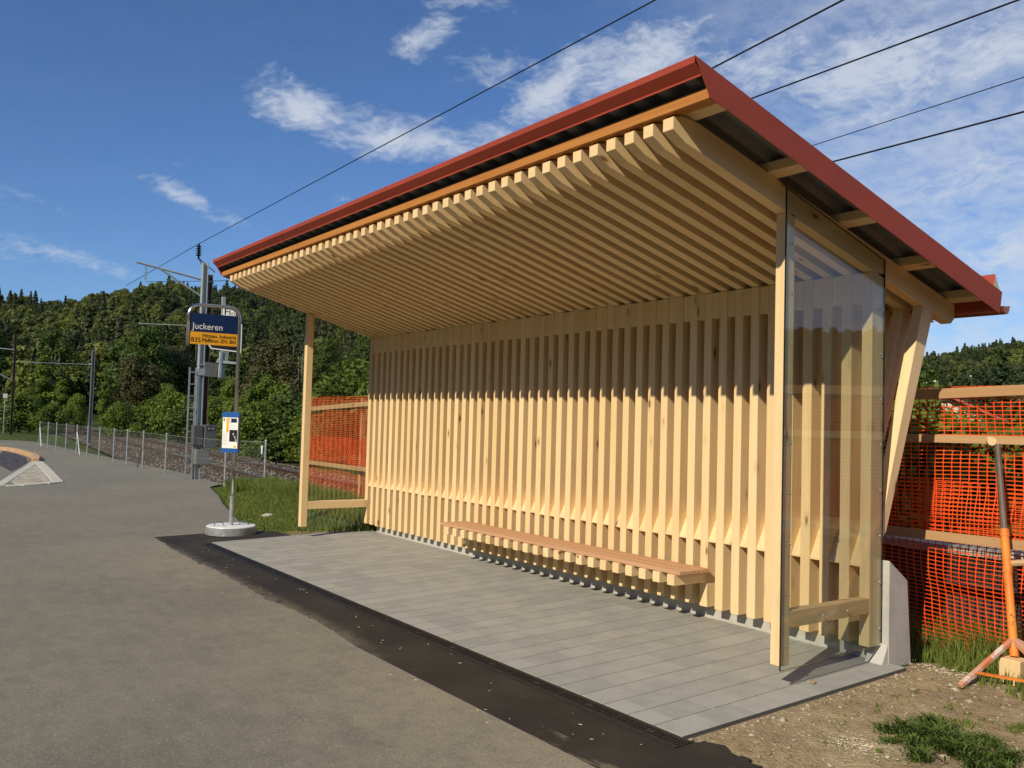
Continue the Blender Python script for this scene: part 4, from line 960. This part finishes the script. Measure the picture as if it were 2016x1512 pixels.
for (a0,a1,k) in ((-180,-6,2.4),(-6,0,1.3),(0,31,1.),(31,55,1.5),(55,70,1.),(70,104,2.),(104,132,1.4),(132,180,3.)):
    pl+=wedge(a0,a1,160,330,6.3*k)+wedge(a0,a1,330,560,7.2*k)+wedge(a0,a1,560,820,7.4*k)
for a,Dm in pl:
    x,y=polar(a,Dm); z=float(hill(a,Dm))
    nz=mn.noise((x*.010,y*.010,0)); con=(nz+r.normal(0,.3)+(.22 if Dm>660 else 0)-(.15 if a>50 else 0))>.36
    IDX.append(int(r.integers(0,3)) if con else int(r.integers(3,9))); h=(r.uniform(10,16.5) if con else r.uniform(8,13))*(1.25 if Dm>700 else 1.); wd=h*(r.uniform(.75,1.1) if con else r.uniform(.9,1.2))
    PTS.append((x,y,z-.6)); SCL.append((wd,wd,h)); ROT.append((0,0,r.uniform(0,6.28)))
    TRV.append(r.uniform(0,.14) if con else float(np.clip(.44+mn.noise((x*.016,y*.016,5))*.85+r.normal(0,.16),.08,1)))
fm=bpy.data.meshes.new('forest'); fm.from_pydata(PTS,[],[])
for nm,ty,key,dat in (('idx','INT','value',np.array(IDX,dtype=np.int32)),('scl','FLOAT_VECTOR','vector',np.array(SCL,dtype=np.float32).ravel()),('rot','FLOAT_VECTOR','vector',np.array(ROT,dtype=np.float32).ravel()),('tree','FLOAT','value',np.array(TRV,dtype=np.float32))):
    at=fm.attributes.new(nm,ty,'POINT'); at.data.foreach_set(key,dat)
fo=bpy.data.objects.new('forest',fm); COL.objects.link(fo); tag(fo,'mixed green forest covering the hills behind the railway',None,None,'stuff')
gt=bpy.data.node_groups.new('forest_nodes','GeometryNodeTree'); gt.interface.new_socket('Geometry',in_out='INPUT',socket_type='NodeSocketGeometry'); gt.interface.new_socket('Geometry',in_out='OUTPUT',socket_type='NodeSocketGeometry')
gi=gt.nodes.new('NodeGroupInput'); go=gt.nodes.new('NodeGroupOutput'); ip=gt.nodes.new('GeometryNodeInstanceOnPoints'); ci=gt.nodes.new('GeometryNodeCollectionInfo')
ci.inputs['Collection'].default_value=KIT; ci.inputs['Separate Children'].default_value=True; ci.inputs['Reset Children'].default_value=True; ip.inputs['Pick Instance'].default_value=True
gt.links.new(gi.outputs[0],ip.inputs['Points']); gt.links.new(ci.outputs[0],ip.inputs['Instance'])
for nm,ty,inp in (('idx','INT','Instance Index'),('scl','FLOAT_VECTOR','Scale'),('rot','FLOAT_VECTOR','Rotation')):
    na_=gt.nodes.new('GeometryNodeInputNamedAttribute'); na_.data_type=ty; na_.inputs['Name'].default_value=nm; gt.links.new(na_.outputs['Attribute'],ip.inputs[inp])
gt.links.new(ip.outputs[0],go.inputs[0]); gm=fo.modifiers.new('forest_trees','NODES'); gm.node_group=gt
print('forest trees',len(PTS))
# pale bare trunks standing among the forest edge
b=MB()
for i in range(70):
    px=r.uniform(480,760) if i<55 else r.uniform(60,420); a=azpx(px); Dm=r.uniform(170,330); x,y=polar(a,Dm); z=float(hill(a,Dm)); h=r.uniform(6,11)
    x2,y2=polar(a,Dm-6); b.tube([(x2,y2,z+h*.2),(x2+r.normal(0,.2),y2+r.normal(0,.2),z+h*1.02)],[.12,.05],4)
tag(b.build('forest_trunks',BIRCH,None),'pale slender birch trunks showing through the dark forest','trunks',None,'stuff')
# ---------------------------------------------------------------- grass, stones and chips
def blades(pts,hs,name,label,width=.006,lean=.35,mat_=None):
    n=len(pts); P=np.array(pts,float); hs=np.array(hs,float); a=RNG.uniform(0,6.28,n); ln=RNG.normal(0,lean,n)*hs; b2=RNG.uniform(0,6.28,n)
    w=width*RNG.uniform(.6,1.4,n); dx=np.cos(a)*w; dy=np.sin(a)*w; lx=np.cos(b2)*ln; ly=np.sin(b2)*ln
    V=np.zeros((n,5,3)); V[:,0]=P; V[:,0,0]-=dx; V[:,0,1]-=dy; V[:,1]=P; V[:,1,0]+=dx; V[:,1,1]+=dy
    mid=P+np.stack([lx*.35,ly*.35,hs*.6],1); V[:,2]=mid; V[:,2,0]+=dx*.7; V[:,2,1]+=dy*.7; V[:,3]=mid; V[:,3,0]-=dx*.7; V[:,3,1]-=dy*.7
    V[:,4]=P+np.stack([lx,ly,hs],1)
    k=5*np.arange(n)[:,None]; F=np.concatenate([k+np.array([[0,1,2,3]]),k+np.array([[3,2,4,4]])],0)
    # triangles kept as separate faces
    Fq=(k+np.array([[0,1,2,3]])); Ft=(k+np.array([[3,2,4]]))
    F3=np.concatenate([Fq[:,[0,1,2]],Fq[:,[0,2,3]],Ft],0)
    return tag(rawmesh(name,V.reshape(-1,3),F3,mat_ or GRASS,rnd=np.repeat(RNG.uniform(0,1,n),5)),label,None,None,'stuff')
def inpoly(x,y,poly):
    c=False;j=len(poly)-1
    for i in range(len(poly)):
        if (poly[i][1]>y)!=(poly[j][1]>y) and x<(poly[j][0]-poly[i][0])*(y-poly[i][1])/(poly[j][1]-poly[i][1]+1e-12)+poly[i][0]: c=not c
        j=i
    return c
GP=[(-7.56,.10),(-7.95,.0),(-8.56,-.14),(-10.39,.22),(-13.21,.91),(-14.6,1.25),(-15.2,1.9),(-15,2.7),(-7.3,2.5),(-7.3,1.15)]
pts=[];hs=[]
while len(pts)<60000:
    x=random.uniform(-15.2,-7.3);y=random.uniform(-.2,2.7)
    if not inpoly(x,y,GP): continue
    e=y-(-.0055-.192*(x+7.56) if x<-7.56 else 0)
    nz=mn.noise((x*1.4,y*1.4,2)); bare=mn.noise((x*.9,y*1.3,9))
    edge=min(1,max(.12,(e-.05)/.9)); rimd=math.hypot(x+7.75,y-.5)
    if rimd<.45 and random.random()<.85: continue
    if bare>.35 and edge<.5: continue
    pts.append((x,y,base_h(x,y)-.005)); hs.append((.035+.24*edge**1.3+ (.12 if y>1.5 else 0))*(.6+.5*nz+random.uniform(0,.5)))
blades(pts,[max(.02,h) for h in hs],'grass','green grass verge left of the shelter, tall beside the orange mesh',.0065)
pts=[];hs=[]
while len(pts)<16000:
    x=random.uniform(-.9,3.6);y=random.uniform(1.05,3.0)
    d=y-(1.5-.32*(x-.3)) if x<1.6 else y-1.0
    if x<.30 and y<1.42: continue
    if d<-.12+.25*mn.noise((x*3,y*3,4)): continue
    pts.append((x,y,soil_z(x,y)-.01 if x>.2 else base_h(x,y))); hs.append(random.uniform(.10,.34)*min(1,.3+max(0,d)*1.3))
# weeds: tufts on the bare soil
blades(pts,hs,'grass','tall grass under the orange mesh and around the prop',.0045,.45)
pts=[];hs=[]
def tuft(cx,cy,R0,n,h):
    for _ in range(n):
        a=random.uniform(0,6.28);q=R0*math.sqrt(random.random()); x=cx+q*math.cos(a);y=cy+q*math.sin(a)*.8; pts.append((x,y,soil_z(x,y)-.004)); hs.append(h*random.uniform(.35,1.1)*(1-.5*q/R0))
for _ in range(150): tuft(random.uniform(.45,2.6),random.uniform(-1.6,1.2),random.uniform(.01,.05),random.randint(3,16),random.uniform(.02,.05))
for cx,cy,R0,n,h in ((1.9,.5,.3,700,.10),(1.5,.85,.28,700,.12),(2.2,1.2,.4,900,.16),(1.25,.55,.12,140,.07),(.98,.42,.08,70,.05),(1.75,-.3,.2,250,.07)): tuft(cx,cy,R0,n,h)
blades(pts,hs,'weeds','scattered short weeds growing in the stony soil',.005,.8)
WCX,WCY=1.09,-.02; rr=random.Random(2); VV=[];FF=[];RN=[];nb=0
cl_=[]
for _ in range(52):
    a=rr.uniform(0,6.28);q=rr.random()**.6; cl_.append((WCX+q*math.cos(a)*.33,WCY+q*math.sin(a)*.29,rr.uniform(.35,1.5)*(1-.45*q)))
for i in range(6500):
    cx,cy,q=rr.choice(cl_); x=cx+rr.gauss(0,.026);y=cy+rr.gauss(0,.026); h=rr.uniform(.2,1.)*.10*q; z=soil_z(x,y)-.003; a=rr.uniform(0,6.28); le=rr.uniform(.5,1.5)*h; w=rr.uniform(.0025,.006); dx,dy=math.cos(a),math.sin(a)
    t0=rr.uniform(.0,.7); p0=Vector((x+dx*le*t0*.3,y+dy*le*t0*.3,z+h*t0)); p1=p0+Vector((dx*le*.35,dy*le*.35,h*(1-t0)*.7)); p2=p1+Vector((dx*le*.35,dy*le*.35,h*(1-t0)*.1)); sd=Vector((-dy,dx,0))*w
    VV+= [tuple(p0),tuple(p1-sd),tuple(p2),tuple(p1+sd)]; FF.append((nb,nb+1,nb+2,nb+3)); nb+=4; RN+=[rr.random()]*4
tag(rawmesh('weed_clump',VV,FF,foliage('weed_leaf',(.05,.10,.018),(.11,.18,.035),(.16,.21,.05)),rnd=RN),'dense low green weed clump growing in the soil at the lower right','weed clump')
pts=[];sz=[]
for _ in range(2600):
    x=random.uniform(.27,3.2); y=random.uniform(-1.6,1.7)
    if x>.27+ .5*random.random()**2*6 and random.random()<.4: continue
    pts.append((x,y,soil_z(x,y)+.001)); sz.append(min(.03,.004+random.expovariate(1/.0045)))
for _ in range(230):
    y=random.uniform(-1.0,1.05); x=.268+abs(random.gauss(0,.05)); pts.append((x,y,soil_z(x,y)+.001)); sz.append(min(.02,.003+random.expovariate(1/.005)))
rocks(pts,sz,'pebbles',STONE,'small pale pebbles strewn over the soil beside the paving',.6)
b=[]
def chips(pts,name,label):
    n=len(pts);P=np.array(pts);a=RNG.uniform(0,6.28,n);L=RNG.uniform(.003,.013,n)**1.0;w=RNG.uniform(.0008,.0024,n);d=np.stack([np.cos(a),np.sin(a),RNG.normal(0,.12,n)],1)*L[:,None];s=np.stack([-np.sin(a),np.cos(a),0*a],1)*w[:,None]
    u=np.array([[0,0,.0022]]); V=np.stack([P-d-s,P+d-s,P+d+s,P-d+s,P-d-s+u,P+d-s+u,P+d+s+u,P-d+s+u],1).reshape(-1,3)
    fc=np.array([(0,3,2,1),(4,5,6,7),(0,1,5,4),(1,2,6,5),(2,3,7,6),(3,0,4,7)]); F=(fc[None]+8*np.arange(n)[:,None,None]).reshape(-1,4)
    tag(rawmesh(name,V,F,CHIP,rnd=np.repeat(RNG.uniform(0,1,n),8)),label,None,None,'stuff')
pts=[]
for _ in range(70):
    x=random.uniform(-7,.8);y=random.uniform(-2.0,-1.18); pts.append((x,y,H(x,y,.008)))
for _ in range(170):
    x=random.uniform(-12,2.5);y=random.uniform(-3.6,-1.6); pts.append((x,y,H(x,y,.002)))
for _ in range(60):
    x=random.uniform(-7,.2);y=random.uniform(-1.,.9); pts.append((x,y,H(x,y,.013)))
for _ in range(170):
    x=random.gauss(.82,.09);y=random.gauss(-.34,.07); pts.append((x,y,soil_z(x,y)+.004))
for _ in range(260):
    x=random.uniform(.3,2.6);y=random.uniform(-1.,1.3); pts.append((x,y,soil_z(x,y)+.004))
for _ in range(150):
    x=random.gauss(.42,.12);y=random.gauss(1.25,.07); pts.append((x,y,soil_z(max(x,.21),y)+.006))
chips(pts,'wood_shavings','pale wood shavings scattered over asphalt, paving and soil')
def bigrock(x,y,z,s,name,label,col,cat='stone'):
    b=MB(); me=bpy.data.meshes.new(name); import bmesh
    bm=bmesh.new(); bmesh.ops.create_icosphere(bm,subdivisions=3,radius=1)
    for v in bm.verts:
        n=mn.noise(v.co*1.7+Vector((x,y,0)))*.28+mn.noise(v.co*5+Vector((x,y,3)))*.08; v.co*=1+n; v.co.x*=s[0];v.co.y*=s[1];v.co.z*=s[2]
    bm.to_mesh(me); bm.free(); me.materials.append(col); o=bpy.data.objects.new(name,me); COL.objects.link(o); o.location=(x,y,z); return tag(o,label,cat)
bigrock(-9.83,.54,base_h(-9.83,.54)+.02,(.06,.10,.035),'stone','flat pale stone lying in the grass right of the bus stop sign',CONC2)
bigrock(.845,.14,soil_z(.845,.14)+.01,(.022,.02,.02),'stone','round brown stone on the bare soil left of the weed clump',SOIL)
bigrock(.62,.98,soil_z(.62,.98)-.02,(.028,.03,.03),'stone','pale stone at the corner of the paving near the leg of the prop',CONC2)
bigrock(.11,.28,H(.11,.28,.02),(.016,.02,.011),'stone','small brown stone on the paving beside the glass',SOIL)
b=MB(); b.add([(x,y,H(x,y,.0005)) for x,y in ((-8.75,-1.62),(-8.72,-1.58),(-8.36,-1.52),(-8.37,-1.56))],[(0,1,2,3)]); tag(b.build('paint_mark',simple('pink_spray_paint',(.5,.2,.17),.8)),'faint pink spray mark on the road at the corner of the dark asphalt','paint mark')
# ---------------------------------------------------------------- sky
w=bpy.data.worlds.new('World'); sc.world=w; w.use_nodes=True; nt=w.node_tree; nt.nodes.clear(); t=T(nt)
out=t.n('ShaderNodeOutputWorld'); bg=t.n('ShaderNodeBackground'); nt.links.new(bg.outputs[0],out.inputs[0])
sky=t.n('ShaderNodeTexSky',sky_type='NISHITA'); sky.sun_disc=False; sky.sun_elevation=math.asin(SUN.z); sky.sun_rotation=math.atan2(SUN.x,SUN.y); sky.altitude=500; sky.air_density=1.0; sky.dust_density=.08; sky.ozone_density=2.2
tc_=t.n('ShaderNodeTexCoord'); x,y,z=t.xyz(S(nt,tc_.outputs['Generated']))
az=(y.f('ARCTAN2',x*-1.))*57.2958; el=(z.f('ARCSINE'))*57.2958
vec=t.vec(az,el,0.)
warp=t.xyz(t.noise(vec,.16,4.,.6,1)); azw=az+(warp[0]-.5)*4.; elw=el+(warp[1]-.5)*2.2
f1=t.noise(t.vec(azw*.22+elw*.12,elw*.62-azw*.1,0.),1.,8.,.6); f2=t.noise(t.vec(azw*.8,elw*1.5+azw*.35,4.),1.,6.,.58)
tex=(f1*.62+f2*.38)
def blob(a0,e0,ra,re,ang,k):
    c,s=math.cos(math.radians(ang)),math.sin(math.radians(ang)); da=azw-a0; de=elw-e0
    u=(da*c+de*s)/ra; v=(de*c-da*s)/re; return (1.-(u*u+v*v).f('SQRT')).clamp()*k
cl=None
for q in ((22.2,18.8,6.,2.3,-22,1.15),(28.,17.6,8.0,2.1,-5,1.2),(34.5,18.0,6.,1.5,5,.75),(14.6,13.2,3.6,.9,-22,1.0),(17.,11.8,2.6,.5,-8,.5),(23.8,13.4,2.2,.9,30,.35),
          (29.5,23.6,3.6,1.6,25,.85),(34.5,21.9,6.,1.8,5,.65),(38.0,21.0,5.5,2.5,32,1.25),(43.5,22.4,7.5,2.9,20,1.3),(33,25.8,6,1.2,0,.6),(51.,21.8,8.5,3.2,5,1.0),(58.5,21.0,9,5.,10,1.35),(65,21.5,7.5,4.5,0,1.1),(63,14.5,7.5,3.0,10,1.15),(66,10.5,6.5,3.4,0,1.1),(58,24.9,7,1.3,0,.4),
          (4.,12.0,9.,1.0,-5,.42),(7.5,8.9,10.,1.2,-6,.5),(13,15.2,7,1.0,-12,.25),(72,18,7,8,0,1.1)):
    b_=blob(*q); cl=b_ if cl is None else cl.max(b_)
# general veil that thickens to the right
veil=az.ss(38.,64.)*.6+el.lt(90.)*.02
fil=t.noise(t.vec(azw*1.1+elw*.7,elw*3.4-azw*.9,9.),1.,6.,.6)
tx2=tex*.76+fil*.24
alpha=((tx2*2.5-1.66+(cl.max(0.)**.6)*1.12).ss(0.,1.0)*cl.ss(0.,.22)*1.05).clamp()
alpha=alpha.max(veil*tex.ss(.2,.68)*1.3).clamp()
up=z.max(0.)
alpha=alpha*z.gt(.0)
tn=t.n('ShaderNodeMix',data_type='RGBA',blend_type='MULTIPLY'); tn.inputs[0].default_value=1.; nt.links.new(sky.outputs[0],tn.inputs[6]); tn.inputs[7].default_value=(.74,1.03,1.42,1)
cc=t.mix(alpha*.8,S(nt,tn.outputs[2]),(8.6,9.3,10.4))
t.con(cc,bg.inputs[0]); bg.inputs[1].default_value=.075
# ---------------------------------------------------------------- view
sc.view_settings.view_transform='Standard'; sc.view_settings.look='None'; sc.view_settings.exposure=.0; sc.view_settings.gamma=1
sc.render.engine='CYCLES'; cy=sc.cycles; cy.max_bounces=8; cy.diffuse_bounces=3; cy.glossy_bounces=4; cy.transparent_max_bounces=16; cy.transmission_bounces=4; cy.use_denoising=True; cy.caustics_reflective=False; cy.caustics_refractive=False
